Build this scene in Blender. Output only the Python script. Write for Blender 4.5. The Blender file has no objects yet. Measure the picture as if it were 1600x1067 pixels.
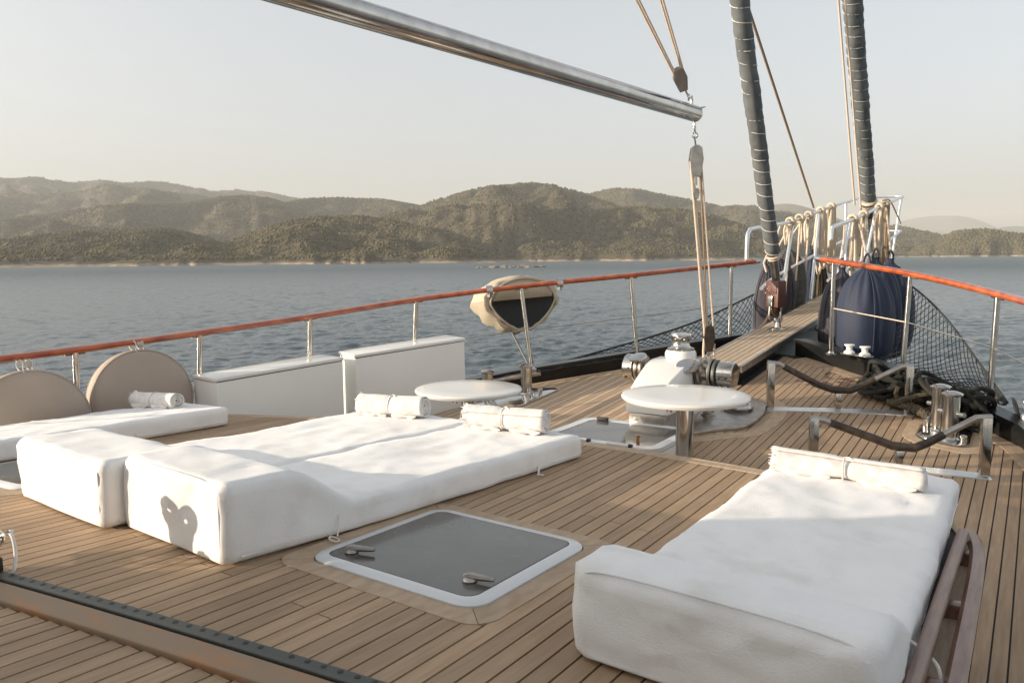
import bpy, bmesh, math, random
import numpy as np
from mathutils import Vector, Matrix, noise
random.seed(7); RNG = np.random.default_rng(7)
PI = math.pi; rad = math.radians
S = bpy.context.scene; COL = S.collection
# ---------------------------------------------------------------- camera
# world frame: X starboard, Y forward along the boat, Z up (0 = coach roof near the camera)
CAM = Vector((2.6, 0.0, 1.1)); AZ = rad(33.5)
F_PX, HL, HR = 1244.0, 409.0, 396.5
roll = math.atan((HL-HR)/1600.0); pitch = math.atan((533.5-(HL+HR)/2)*math.cos(roll)/F_PX)
def yawed(v): return Vector((v[0]*math.cos(AZ)-v[1]*math.sin(AZ), v[0]*math.sin(AZ)+v[1]*math.cos(AZ), v[2]))
fw = Vector((0, math.cos(pitch), -math.sin(pitch))); r0 = Vector((1, 0, 0)); u0 = r0.cross(fw)
ix = math.cos(roll)*r0-math.sin(roll)*u0; iy = math.sin(roll)*r0+math.cos(roll)*u0
cd = bpy.data.cameras.new('camera'); cam = bpy.data.objects.new('camera', cd); COL.objects.link(cam)
a, b, c = yawed(ix), yawed(iy), yawed(-fw)
cam.matrix_world = Matrix(((a.x, b.x, c.x, CAM.x), (a.y, b.y, c.y, CAM.y), (a.z, b.z, c.z, CAM.z), (0, 0, 0, 1)))
cd.sensor_width = 36; cd.lens = F_PX/1600*36; cd.clip_start = 0.05; cd.clip_end = 40000
cd.dof.use_dof = True; cd.dof.focus_distance = 5.5; cd.dof.aperture_fstop = 16.0
S.camera = cam
# ---------------------------------------------------------------- light
SUN_AZ, SUN_EL = rad(47), rad(11.0)          # light travels towards (sin az, cos az)
W = bpy.data.worlds.new('World'); S.world = W; W.use_nodes = True
nt = W.node_tree; nt.nodes.clear()
sky = nt.nodes.new('ShaderNodeTexSky'); sky.sky_type = 'NISHITA'; sky.sun_disc = False
sky.sun_elevation = SUN_EL; sky.sun_rotation = math.atan2(-math.sin(SUN_AZ), -math.cos(SUN_AZ)) % (2*PI)
sky.altitude = 0; sky.air_density = 0.6; sky.dust_density = 6.0; sky.ozone_density = 0.6
bg = nt.nodes.new('ShaderNodeBackground'); bg.inputs['Strength'].default_value = 0.15
out = nt.nodes.new('ShaderNodeOutputWorld')
gm = nt.nodes.new('ShaderNodeGamma'); gm.inputs[1].default_value = .55          # thin overcast veil: evens the sky out
hs = nt.nodes.new('ShaderNodeHueSaturation'); hs.inputs['Saturation'].default_value = .62; hs.inputs['Value'].default_value = 1.20
tn = nt.nodes.new('ShaderNodeMixRGB'); tn.blend_type = 'MULTIPLY'; tn.inputs[0].default_value = 1; tn.inputs[2].default_value = (.985, .99, .965, 1)
nt.links.new(sky.outputs[0], gm.inputs[0]); nt.links.new(gm.outputs[0], hs.inputs['Color']); nt.links.new(hs.outputs[0], tn.inputs[1]); nt.links.new(tn.outputs[0], bg.inputs[0]); nt.links.new(bg.outputs[0], out.inputs[0])
sl = bpy.data.lights.new('sun', 'SUN'); sl.energy = 2.75; sl.angle = rad(0.6); sl.color = (1.0, 0.85, 0.66)
so = bpy.data.objects.new('sun', sl); COL.objects.link(so)
sd = Vector((math.sin(SUN_AZ)*math.cos(SUN_EL), math.cos(SUN_AZ)*math.cos(SUN_EL), -math.sin(SUN_EL)))
so.rotation_euler = sd.to_track_quat('-Z', 'Y').to_euler()
S.view_settings.view_transform = 'Standard'; S.view_settings.look = 'None'
S.view_settings.exposure = 1.65; S.view_settings.gamma = 1.0; S.view_settings.use_curve_mapping = False
# ---------------------------------------------------------------- materials
def mat(name, base=(.5, .5, .5), rough=.5, metal=0., col2=None, scale=5., detail=6., stretch=(1, 1, 1), bump=0., bscale=None,
        rand=0., spots=None, coat=0., lo=.35, hi=.65, sheen=0., spec=None):
    m = bpy.data.materials.new(name); m.use_nodes = True; n = m.node_tree; L = n.links
    p = n.nodes['Principled BSDF']; p.inputs['Base Color'].default_value = (*base, 1)
    p.inputs['Roughness'].default_value = rough; p.inputs['Metallic'].default_value = metal
    p.inputs['Coat Weight'].default_value = coat; p.inputs['Coat Roughness'].default_value = .08
    if spec is not None: p.inputs['Specular IOR Level'].default_value = spec
    if sheen: p.inputs['Sheen Weight'].default_value = sheen
    tc = n.nodes.new('ShaderNodeTexCoord'); mp = n.nodes.new('ShaderNodeMapping'); mp.inputs['Scale'].default_value = stretch
    geo = n.nodes.new('ShaderNodeNewGeometry')
    L.new(geo.outputs['Position'], mp.inputs['Vector'])
    if rand:
        oi = n.nodes.new('ShaderNodeObjectInfo'); ad = n.nodes.new('ShaderNodeVectorMath'); ad.operation = 'ADD'
        cx = n.nodes.new('ShaderNodeCombineXYZ'); ml = n.nodes.new('ShaderNodeMath'); ml.operation = 'MULTIPLY'; ml.inputs[1].default_value = 37.
        L.new(oi.outputs['Random'], ml.inputs[0]); L.new(ml.outputs[0], cx.inputs[1]); L.new(ml.outputs[0], cx.inputs[0])
        L.new(mp.outputs[0], ad.inputs[0]); L.new(cx.outputs[0], ad.inputs[1]); vec = ad.outputs[0]
    else: vec = mp.outputs[0]
    colout = None
    if col2 is not None:
        nz = n.nodes.new('ShaderNodeTexNoise'); nz.inputs['Scale'].default_value = scale; nz.inputs['Detail'].default_value = detail
        L.new(vec, nz.inputs['Vector'])
        mr = n.nodes.new('ShaderNodeMapRange'); mr.inputs[1].default_value = lo; mr.inputs[2].default_value = hi
        L.new(nz.outputs['Fac'], mr.inputs[0])
        mx = n.nodes.new('ShaderNodeMixRGB'); mx.inputs[1].default_value = (*base, 1); mx.inputs[2].default_value = (*col2, 1)
        L.new(mr.outputs[0], mx.inputs[0]); colout = mx.outputs[0]
    if spots:   # (colour, scale, lo, hi, amount)
        nz = n.nodes.new('ShaderNodeTexNoise'); nz.inputs['Scale'].default_value = spots[1]; nz.inputs['Detail'].default_value = 5
        L.new(geo.outputs['Position'], nz.inputs['Vector'])
        mr = n.nodes.new('ShaderNodeMapRange'); mr.inputs[1].default_value = spots[2]; mr.inputs[2].default_value = spots[3]; mr.inputs[4].default_value = spots[4]
        L.new(nz.outputs['Fac'], mr.inputs[0])
        mx = n.nodes.new('ShaderNodeMixRGB'); mx.inputs[1].default_value = (*base, 1); mx.inputs[2].default_value = (*spots[0], 1)
        if colout: L.new(colout, mx.inputs[1])
        L.new(mr.outputs[0], mx.inputs[0]); colout = mx.outputs[0]
    if rand:
        hv = n.nodes.new('ShaderNodeHueSaturation'); mr = n.nodes.new('ShaderNodeMapRange')
        mr.inputs[3].default_value = 1-rand; mr.inputs[4].default_value = 1+rand; L.new(oi.outputs['Random'], mr.inputs[0])
        L.new(mr.outputs[0], hv.inputs['Value'])
        if colout: L.new(colout, hv.inputs['Color'])
        else: hv.inputs['Color'].default_value = (*base, 1)
        colout = hv.outputs[0]
    if colout: L.new(colout, p.inputs['Base Color'])
    if bump:
        nz = n.nodes.new('ShaderNodeTexNoise'); nz.inputs['Scale'].default_value = bscale or scale; nz.inputs['Detail'].default_value = 4
        L.new(vec, nz.inputs['Vector']); bp = n.nodes.new('ShaderNodeBump'); bp.inputs['Strength'].default_value = 1.; bp.inputs['Distance'].default_value = bump
        L.new(nz.outputs['Fac'], bp.inputs['Height']); L.new(bp.outputs[0], p.inputs['Normal'])
    return m
M = {}
M['teak'] = mat('weathered_teak', (.335, .225, .135), .75, col2=(.43, .30, .19), scale=6, stretch=(10, .7, 4), bump=.0006, bscale=30, rand=.14, lo=.3, hi=.7,
                spots=((.25, .165, .10), 2.2, .48, .78, .65))
M['teak_margin'] = mat('teak_margin', (.38, .27, .175), .7, col2=(.47, .35, .24), scale=7, stretch=(4, 1.5, 4), bump=.001, bscale=30, rand=.1)
M['teak_side'] = mat('teak_pale', (.41, .31, .21), .7, col2=(.51, .40, .29), scale=9, stretch=(9, .9, 4), bump=.001, bscale=30, rand=.12)
M['beam'] = mat('worn_varnish_beam', (.29, .205, .13), .6, col2=(.37, .20, .10), lo=.48, hi=.62, scale=3.2, stretch=(1.2, 6, 3), bump=.001)
M['varnish'] = mat('varnished_rail', (.30, .050, .012), .24, col2=(.50, .115, .026), scale=5, stretch=(3, 1.2, 3), coat=.7)
M['brownwood'] = mat('varnished_brown', (.12, .055, .036), .38, col2=(.20, .11, .075), scale=6, stretch=(8, 1, 5), coat=.3)
M['caulk'] = mat('black_caulk', (.018, .016, .014), .7)
M['steel'] = mat('polished_steel', (.62, .60, .57), .13, 1.0, col2=(.50, .48, .45), scale=9, bump=.0004, bscale=14)
M['steel_dull'] = mat('brushed_steel', (.50, .47, .43), .34, 1.0, col2=(.36, .33, .30), scale=14, bump=.0008, bscale=40)
M['alu'] = mat('white_painted_frame', (.70, .71, .71), .3)
M['pulpit'] = mat('pale_steel_tube', (.74, .76, .78), .28, .75)
M['gel'] = mat('white_gelcoat', (.80, .78, .74), .22, col2=(.76, .74, .70), scale=3, coat=.25)
M['panel'] = mat('white_panel', (.84, .83, .79), .42, col2=(.80, .79, .75), scale=2)
M['black'] = mat('black_hull_paint', (.007, .008, .009), .3, col2=(.014, .014, .014), scale=5, bump=.002, bscale=6, spec=.35)
M['blackmatt'] = mat('black_matt', (.012, .012, .013), .55)
M['glass'] = mat('smoked_hatch_glass', (.085, .078, .068), .12, col2=(.115, .105, .09), scale=3, spec=.6, spots=((.16, .15, .13), 24, .6, .8, .5))
M['terry'] = mat('white_terry', (.84, .83, .82), .95, col2=(.77, .76, .74), scale=4, bump=.0016, bscale=190, sheen=.2, lo=.45, hi=.8,
                 spots=((.47, .43, .34), 5.5, .52, .74, .28))
M['towel'] = mat('white_towel', (.78, .75, .73), .95, col2=(.64, .60, .575), scale=26, bump=.0016, bscale=260, sheen=.3)
M['cord'] = mat('white_cord', (.72, .68, .62), .8)
M['rope'] = mat('cream_rope', (.68, .58, .46), .85, col2=(.54, .44, .33), scale=60, bump=.002, bscale=120)
M['ropew'] = mat('pale_rope', (.70, .60, .50), .8, col2=(.58, .44, .34), scale=80, bump=.0015, bscale=140)
M['ropebrown'] = mat('tan_rope', (.42, .31, .20), .85, col2=(.32, .23, .15), scale=60)
M['ropedark'] = mat('dark_mooring_rope', (.010, .010, .008), .9, col2=(.024, .023, .017), scale=30, bump=.004, bscale=60)
M['ropeolive'] = mat('olive_mooring_rope', (.095, .075, .045), .9, col2=(.035, .029, .018), scale=40, bump=.004, bscale=60)
M['sail'] = mat('grey_sail_cover', (.095, .108, .116), .8, col2=(.145, .155, .158), scale=5, bump=.004, bscale=22)
M['navy'] = mat('navy_fender_cover', (.008, .017, .046), .72, col2=(.018, .027, .055), scale=4, bump=.003, bscale=14, sheen=.1)
M['plum'] = mat('faded_dark_cover', (.030, .026, .038), .8, col2=(.05, .045, .055), scale=5, bump=.003, bscale=14)
M['charcoal'] = mat('charcoal_cover', (.05, .05, .048), .85, col2=(.09, .088, .08), scale=16, bump=.003, bscale=30)
M['canvas'] = mat('beige_canvas', (.46, .39, .29), .85, col2=(.54, .47, .36), scale=4, bump=.002, bscale=12)
M['cushion'] = mat('taupe_cushion', (.44, .36, .30), .75, col2=(.40, .33, .27), scale=3, bump=.001, bscale=20)
M['net'] = mat('net_twine', (.03, .032, .03), .85)
M['leather'] = mat('worn_dark_leather', (.022, .016, .012), .4, col2=(.06, .042, .027), scale=20, bump=.002, bscale=60)
M['redbox'] = mat('brown_red_plate', (.10, .035, .025), .45)
M['letter'] = mat('pale_lettering', (.62, .45, .38), .5)
M['track'] = mat('dark_track', (.085, .09, .08), .5, .3)
M['white'] = mat('white_plastic', (.78, .77, .74), .4)
M['brass'] = mat('bronze', (.45, .25, .12), .35, 1.0)
# brown wet stains on the planks by the starboard bulwark, under the fender
_n = M['teak'].node_tree; _p = _n.nodes['Principled BSDF']; _src = _p.inputs['Base Color'].links[0].from_socket
_g = _n.nodes.new('ShaderNodeNewGeometry'); _d = _n.nodes.new('ShaderNodeVectorMath'); _d.operation = 'DISTANCE'; _d.inputs[1].default_value = (1.17, 7.72, -.08)
_n.links.new(_g.outputs['Position'], _d.inputs[0]); _z = _n.nodes.new('ShaderNodeTexNoise'); _z.inputs['Scale'].default_value = 9; _z.inputs['Detail'].default_value = 3; _n.links.new(_g.outputs['Position'], _z.inputs[0])
_a = _n.nodes.new('ShaderNodeMath'); _a.operation = 'MULTIPLY_ADD'; _a.inputs[1].default_value = .62; _n.links.new(_d.outputs['Value'], _a.inputs[0]); _n.links.new(_z.outputs['Fac'], _a.inputs[2])
_r = _n.nodes.new('ShaderNodeMapRange'); _r.inputs[1].default_value = .66; _r.inputs[2].default_value = .60; _r.inputs[4].default_value = .85; _n.links.new(_a.outputs[0], _r.inputs[0])
_x = _n.nodes.new('ShaderNodeMixRGB'); _x.inputs[2].default_value = (.09, .04, .025, 1); _n.links.new(_r.outputs[0], _x.inputs[0]); _n.links.new(_src, _x.inputs[1]); _n.links.new(_x.outputs[0], _p.inputs['Base Color'])
# ---------------------------------------------------------------- helpers
def link(name, mesh, material, parent=None, smooth=False):
    o = bpy.data.objects.new(name, mesh); COL.objects.link(o)
    if material is not None and not mesh.materials: mesh.materials.append(material)
    if parent is not None: o.parent = parent; o.matrix_parent_inverse = parent.matrix_world.inverted() if parent.type != 'EMPTY' else Matrix.Translation(-parent.location)
    if smooth: mesh.shade_smooth()
    return o
def tag(o, label=None, cat=None, group=None, kind=None):
    if label: o['label'] = label
    if cat: o['category'] = cat
    if group: o['group'] = group
    if kind: o['kind'] = kind
    return o
def thing(name, loc, label, cat, group=None):
    o = bpy.data.objects.new(name, None); COL.objects.link(o); o.location = loc; o.empty_display_size = .1
    return tag(o, label, cat, group)
def V(*a): return Vector(a)
class MB:
    def __init__(s): s.v = []; s.f = []; s.m = []; s.ms = []
    def add(s, vs, fs, mi=0):
        k = len(s.v); s.v += [tuple(x) for x in vs]; s.f += [tuple(i+k for i in f) for f in fs]; s.m += [mi]*len(fs); return s
    def box(s, c, d, rot=None, mi=0):
        c = Vector(c); h = Vector(d)/2
        vs = [Vector((x*h.x, y*h.y, z*h.z)) for x in (-1, 1) for y in (-1, 1) for z in (-1, 1)]
        if rot is not None: vs = [rot @ v for v in vs]
        return s.add([c+v for v in vs], [(0, 1, 3, 2), (4, 6, 7, 5), (0, 4, 5, 1), (2, 3, 7, 6), (0, 2, 6, 4), (1, 5, 7, 3)], mi)
    def tube(s, pts, r, n=8, caps=True, mi=0, closed=False):
        pts = [Vector(p) for p in pts]; N = len(pts); rs = r if isinstance(r, (list, tuple)) else [r]*N
        T = []
        for i in range(N):
            if closed: t = pts[(i+1) % N]-pts[i-1]
            else: t = pts[min(i+1, N-1)]-pts[max(i-1, 0)]
            T.append(t.normalized() if t.length > 1e-9 else Vector((0, 0, 1)))
        up = Vector((0, 0, 1)) if abs(T[0].z) < .9 else Vector((1, 0, 0))
        x = T[0].cross(up).normalized(); vs = []
        for i in range(N):
            x = (x-T[i]*x.dot(T[i]));
            if x.length < 1e-6: x = T[i].orthogonal()
            x.normalize(); y = T[i].cross(x)
            for k in range(n):
                an = 2*PI*k/n; vs.append(pts[i]+(x*math.cos(an)+y*math.sin(an))*rs[i])
        fs = [(i*n+k, i*n+(k+1) % n, (i+1)*n+(k+1) % n, (i+1)*n+k) for i in range(N-1) for k in range(n)]
        if closed: fs += [((N-1)*n+k, (N-1)*n+(k+1) % n, (k+1) % n, k) for k in range(n)]
        elif caps: fs += [tuple(range(n-1, -1, -1)), tuple((N-1)*n+k for k in range(n))]
        return s.add(vs, fs, mi)
    def lathe(s, prof, o=(0, 0, 0), axis=(0, 0, 1), n=24, mi=0, sx=1., sy=1.):
        ax = Vector(axis).normalized(); x = ax.orthogonal().normalized() if abs(ax.z) < .99 else Vector((1, 0, 0)); y = ax.cross(x); o = Vector(o)
        vs = []
        for (r, z) in prof:
            for k in range(n):
                an = 2*PI*k/n; vs.append(o+ax*z+x*(r*math.cos(an)*sx)+y*(r*math.sin(an)*sy))
        P = len(prof)
        fs = [(i*n+k, i*n+(k+1) % n, (i+1)*n+(k+1) % n, (i+1)*n+k) for i in range(P-1) for k in range(n)]
        fs += [tuple(range(n-1, -1, -1)), tuple((P-1)*n+k for k in range(n))]
        return s.add(vs, fs, mi)
    def prism(s, poly, z0, z1, mi=0):      # poly of (x, y) ccw; z0/z1 may be functions
        n = len(poly); g0 = z0 if callable(z0) else (lambda x, y: z0); g1 = z1 if callable(z1) else (lambda x, y: z1)
        vs = [(x, y, g0(x, y)) for x, y in poly]+[(x, y, g1(x, y)) for x, y in poly]
        fs = [tuple(range(n-1, -1, -1)), tuple(range(n, 2*n))]+[(i, (i+1) % n, n+(i+1) % n, n+i) for i in range(n)]
        return s.add(vs, fs, mi)
    def ring(s, outer, inner, z0, z1, mi=0):   # two loops of equal count
        n = len(outer); g0 = z0 if callable(z0) else (lambda x, y: z0); g1 = z1 if callable(z1) else (lambda x, y: z1)
        vs = [(x, y, g1(x, y)) for x, y in outer]+[(x, y, g1(x, y)) for x, y in inner]+[(x, y, g0(x, y)) for x, y in outer]+[(x, y, g0(x, y)) for x, y in inner]
        fs = []
        for i in range(n):
            j = (i+1) % n; fs += [(i, j, n+j, n+i), (2*n+i, 2*n+j, j, i), (n+i, n+j, 3*n+j, 3*n+i)]
        return s.add(vs, fs, mi)
    def build(s, name, material, parent=None, smooth=True, bevel=0., kind=None):
        me = bpy.data.meshes.new(name); me.from_pydata(s.v, [], s.f); me.update()
        mats = material if isinstance(material, (list, tuple)) else [material]
        for q in mats: me.materials.append(q)
        if len(mats) > 1: me.polygons.foreach_set('material_index', s.m)
        bm = bmesh.new(); bm.from_mesh(me); bmesh.ops.recalc_face_normals(bm, faces=bm.faces)
        if bevel: 
            ed = [e for e in bm.edges if len(e.link_faces) == 2 and e.calc_face_angle(0) > .6]
            bmesh.ops.bevel(bm, geom=ed, offset=bevel, segments=2, affect='EDGES', profile=.6, clamp_overlap=True)
        bm.to_mesh(me); bm.free()
        if smooth:
            me.shade_smooth()
            try: me.set_sharp_from_angle(angle=rad(38))
            except Exception: pass
        o = link(name, me, None, parent)
        if kind: o['kind'] = kind
        return o
def spline(pts, per=6, closed=False):
    pts = [Vector(p) for p in pts]; n = len(pts); out = []
    rng = range(n) if closed else range(n-1)
    for i in rng:
        if closed: p0, p1, p2, p3 = pts[i-1], pts[i], pts[(i+1) % n], pts[(i+2) % n]
        else: p0, p1, p2, p3 = pts[max(i-1, 0)], pts[i], pts[i+1], pts[min(i+2, n-1)]
        for k in range(per):
            t = k/per
            out.append(.5*((2*p1)+(p2-p0)*t+(2*p0-5*p1+4*p2-p3)*t*t+(3*p1-p0-3*p2+p3)*t**3))
    if not closed: out.append(pts[-1])
    return out
def rrect(x0, x1, y0, y1, r, n=6):
    p = []
    for cx, cy, a0 in ((x1-r, y0+r, -90), (x1-r, y1-r, 0), (x0+r, y1-r, 90), (x0+r, y0+r, 180)):
        for k in range(n+1):
            an = rad(a0+90*k/n); p.append((cx+r*math.cos(an), cy+r*math.sin(an)))
    return p
# ---------------------------------------------------------------- surfaces of the boat
def roofz(X, Y): return 0.03-0.035*(Y-2.2)+0.0095*(Y-2.2)**2-.012*X*X
def deckz(X, Y): return -0.34+0.062*(Y-4)+.004*(Y-4)**2-.03*X*X+.012*X
CL = .125
def interp(x, xs, ys): return float(np.interp(x, xs, ys))
# inner face of the bulwark at the deck: X as a function of Y
SB_Y = [-8, 0, 2, 4, 5.2, 6.1, 6.73, 6.92, 7.25, 7.57, 8.0, 8.17, 8.55, 8.75]
SB_X = [3.25, 3.45, 3.42, 3.2, 3.0, 2.78, 2.57, 2.40, 2.12, 1.81, 1.38, 1.125, .68, .42]
PB_Y = [-8, 0, 2, 3, 4, 5, 6.1, 6.85, 7.0, 7.3, 7.66, 8.1, 8.6, 8.9]
PB_X = [-3.0, -3.35, -3.3, -3.2, -3.1, -2.93, -2.6, -2.15, -1.95, -1.55, -1.15, -.75, -.35, -.12]
def sbx(Y): return interp(Y, SB_Y, SB_X)
def pbx(Y): return interp(Y, PB_Y, PB_X)
ROOF_L, ROOF_R, ROOF_F = -3.0, 2.455, 4.13
def roof_front(X): return 4.13-.028*(X-1.0)**2*(1 if X < 1 else .6)-5.0*max(0, X-2.12)**2
# ---------------------------------------------------------------- planking
def plank(name, x0, x1, ya, yb, zf, m, parent, t=.006, skew=0., y0=2.0, endcut=0., step=.4):
    n = max(1, int(math.ceil((yb-ya)/step))); vs = []; fs = []
    for i in range(n+1):
        y = ya+(yb-ya)*i/n; dx = skew*(y-y0)
        ec = endcut if i == n else 0
        for x, q in ((x0, 0), (x1, ec)):
            X = x+dx; Y = y+q; z = zf(X, Y); vs += [(X, Y, z+t), (X, Y, z-.002)]
    for i in range(n):
        a = 4*i; b = a+4
        fs += [(a, a+2, b+2, b), (a+1, a, b, b+1), (a+2, a+3, b+3, b+2)]
    fs += [(0, 1, 3, 2), (4*n, 4*n+2, 4*n+3, 4*n+1)]
    if parent == 'raw': return vs, fs
    me = bpy.data.meshes.new(name); me.from_pydata(vs, [], fs); me.update()
    return link(name, me, m, parent)
def sheet(name, xf0, xf1, ys, zf, m, kind='structure', nx=24, dz=0., parent=None):
    vs = []; fs = []
    for y in ys:
        a, b = xf0(y), xf1(y)
        for i in range(nx+1):
            x = a+(b-a)*i/nx; vs.append((x, y, zf(x, y)+dz))
    w = nx+1
    for j in range(len(ys)-1):
        for i in range(nx): fs.append((j*w+i, j*w+i+1, (j+1)*w+i+1, (j+1)*w+i))
    me = bpy.data.meshes.new(name); me.from_pydata(vs, [], fs); me.update(); me.shade_smooth()
    o = link(name, me, m, parent)
    if kind: o['kind'] = kind
    return o
SK = -.018; PW = .063; GAP = .0075
# coach roof: black caulk bed, planks let in above it
vs = []; fs = []
for j in range(29):
    for i in range(25):
        X_ = ROOF_L+(ROOF_R-ROOF_L)*i/24; Y_ = -3+(roof_front(X_)-.02+3)*j/28; vs.append((X_, Y_, roofz(X_, Y_)))
for j in range(28):
    for i in range(24): fs.append((j*25+i, j*25+i+1, j*25+26+i, j*25+25+i))
me = bpy.data.meshes.new('coach_roof'); me.from_pydata(vs, [], fs); me.update(); roof = link('coach_roof', me, M['caulk']); roof['kind'] = 'structure'
def tline(x): return 1.232+(x-.42)*.137
HATCH_R = (.40, 1.30, 1.775, 2.70); HATCH_L = (-2.17, -1.26, 1.67, 2.58)
edges = []
def cuts(x, ya, yb):
    segs = [(ya, yb)]
    for (hx0, hx1, hy0, hy1) in (HATCH_R, HATCH_L):
        if hx0+.02 < x < hx1-.02:
            new = []
            for (p, q) in segs:
                if q <= hy0 or p >= hy1: new.append((p, q)); continue
                if p < hy0: new.append((p, hy0+.03))
                if q > hy1: new.append((hy1-.03, q))
            segs = new
    return segs
rnd = random.Random(3)
k = 0; x = -2.93
while x+PW < 2.425:
    x0, x1 = x+GAP/2, x+PW-GAP/2; xm = x+PW/2
    end = roof_front(xm)-.075
    st_ = tline(xm)+.022; js = sorted([st_, end]+([1.27+((k*1.37+.6) % 2.75)] if k % 5 in (0, 2, 3) else []))
    js = [q for i, q in enumerate(js) if i == 0 or q-js[i-1] > .25 or q == end]
    for a_, b_ in zip(js[:-1], js[1:]):
        for p, q in cuts(xm, a_+.0025, b_-.0025):
            if q-p > .05: plank('plank', x0, x1, p, q, roofz, M['teak'], roof, skew=SK)
    if -1.2 < xm: 
        jj = .25+((k*.53) % .7)
        if k % 4 == 0: plank('plank', x0, x1, -.3, jj-.003, roofz, M['teak'], roof, skew=SK); plank('plank', x0, x1, jj+.003, tline(xm)-.137, roofz, M['teak'], roof, skew=SK)
        else: plank('plank', x0, x1, -.3, tline(xm)-.137, roofz, M['teak'], roof, skew=SK)
    x += PW; k += 1
# plank bed aft of the camera and out of reach: one strip
# trim boards round the roof edge
tb = [-3.0, -1.75, -.55, .35, 1.5, 2.46]
for a_, b_ in zip(tb[:-1], tb[1:]):
    mb = MB(); pts = [a_+.002+(b_-a_-.004)*i/8 for i in range(9)]
    poly = [(q, roof_front(q)-.072) for q in pts]+[(q, roof_front(q)+.012) for q in pts[::-1]]
    mb.prism(poly, lambda X, Y: roofz(X, Y)-.03, lambda X, Y: roofz(X, Y)+.008); mb.build('trim_board', M['teak_side'], roof, smooth=False)
for (a_, b_) in ((-3, 1.0), (1.003, 3.60)):
    mb = MB(); n = 8; ys = [a_+(b_-a_)*i/n for i in range(n+1)]
    poly = [(2.468, y) for y in ys]+[(2.395, y) for y in ys[::-1]]
    mb.prism([(x_, y) for x_, y in poly], lambda X, Y: roofz(X, Y)-.05, lambda X, Y: roofz(X, Y)+.008); mb.build('trim_board', M['teak_side'], roof, smooth=False)
# sides of the coach roof
def wallstrip(name, pts, zt, zb, m, parent=None, kind=None, th=.03, inward=(0, 0)):
    mb = MB(); vs = []; fs = []; n = len(pts)
    for (X, Y) in pts: vs += [(X, Y, zt(X, Y)), (X, Y, zb(X, Y)), (X+inward[0], Y+inward[1], zb(X, Y)), (X+inward[0], Y+inward[1], zt(X, Y))]
    for i in range(n-1):
        a, b = 4*i, 4*i+4; fs += [(a, a+1, b+1, b), (a+1, a+2, b+2, b+1), (a+2, a+3, b+3, b+2), (a+3, a, b, b+3)]
    fs += [(0, 1, 2, 3), (4*n-4, 4*n-3, 4*n-2, 4*n-1)]
    mb.add(vs, fs); o = mb.build(name, m, parent, smooth=False)
    if kind: o['kind'] = kind
    return o
fr = [(-2.98+5.43*i/30, roof_front(-2.98+5.43*i/30)-.01) for i in range(31)]
wallstrip('front_wall', fr, lambda X, Y: roofz(X, Y)-.012, lambda X, Y: deckz(X, Y)-.03, M['gel'], roof, inward=(0, -.03))
ys = [-3+.45*i for i in range(16)]
wallstrip('side_wall', [(2.452, y) for y in ys if y < 3.7], lambda X, Y: roofz(X, Y)-.02, lambda X, Y: deckz(X, Y)-.03, M['gel'], roof, inward=(-.03, 0))
wallstrip('side_wall', [(-3.0, y) for y in ys if y < 4.1], lambda X, Y: roofz(X, Y)-.02, lambda X, Y: deckz(X, Y)-.03, M['gel'], roof, inward=(.03, 0))
# dark porthole strip in the starboard side of the coach roof
mb = MB(); mb.box((2.457, 2.2, -.29), (.012, 1.5, .14)); mb.build('window_strip', M['glass'], roof, bevel=.003)
# deck: caulk bed
dys = [-8, -5, -3, -1, 0, 1, 2, 3, 3.5, 4, 4.5, 5, 5.5, 6, 6.4, 6.8, 7, 7.2, 7.4, 7.6, 7.8, 8, 8.2, 8.4, 8.6, 8.7]
deck = sheet('deck', lambda y: pbx(y)-.02, lambda y: sbx(y)+.02, dys, deckz, M['caulk'])
# starboard planks, one by one
def sb_end(X):   # forward end of a strake at X
    lo = [(x_, y_) for x_, y_ in zip(SB_X, SB_Y) if y_ >= 2]; xs = [p[0] for p in lo][::-1]; yy = [p[1] for p in lo][::-1]
    return float(np.interp(X, xs, yy))
k = 0; x = .37
while x+PW < 3.42:
    x0, x1 = x+GAP/2, x+PW-GAP/2; xm = x+PW/2
    e = sb_end(xm)-.16; st = roof_front(xm)-.03 if xm < 2.45 else .2
    e2 = sb_end(x+PW+.0)-.16
    if xm < 2.52 or True:
        j1 = st+1.0+((k*1.17) % 2.1) if k % 3 == 0 else 99
        parts_ = [(st, min(j1, e))]+([(j1, e)] if j1 < e-.3 else [])
        if parts_[0][1] > e-.3: parts_ = [(st, e)]
        for i_, (p, q) in enumerate(parts_):
            if q-p > .06: plank('plank', x0, x1, p+.0025, q-.0025, deckz, M['teak'], deck, endcut=(e2-e if (q == e and abs(e2-e) < .3) else 0))
    x += PW; k += 1
# covering boards along the starboard bulwark
cy = [.2, 1.6, 3.0, 4.1, 5.0, 5.75, 6.35, 6.85, 7.2, 7.6, 8.0, 8.35, 8.62]
for a_, b_ in zip(cy[:-1], cy[1:]):
    n = 5; yy = [a_+.004+(b_-a_-.008)*i/n for i in range(n+1)]
    def nrm(y):
        d = (sbx(y+.05)-sbx(y-.05))/.1; L_ = math.hypot(1, d); return (-1/L_, d/L_)
    outer = [(sbx(y), y) for y in yy]; inner = [(sbx(y)+nrm(y)[0]*.15, y+nrm(y)[1]*.15) for y in yy]
    mb = MB(); mb.prism(outer+inner[::-1], lambda X, Y: deckz(X, Y)-.002, lambda X, Y: deckz(X, Y)+.0085); mb.build('covering_board', M['teak_margin'], deck, smooth=False)
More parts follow.
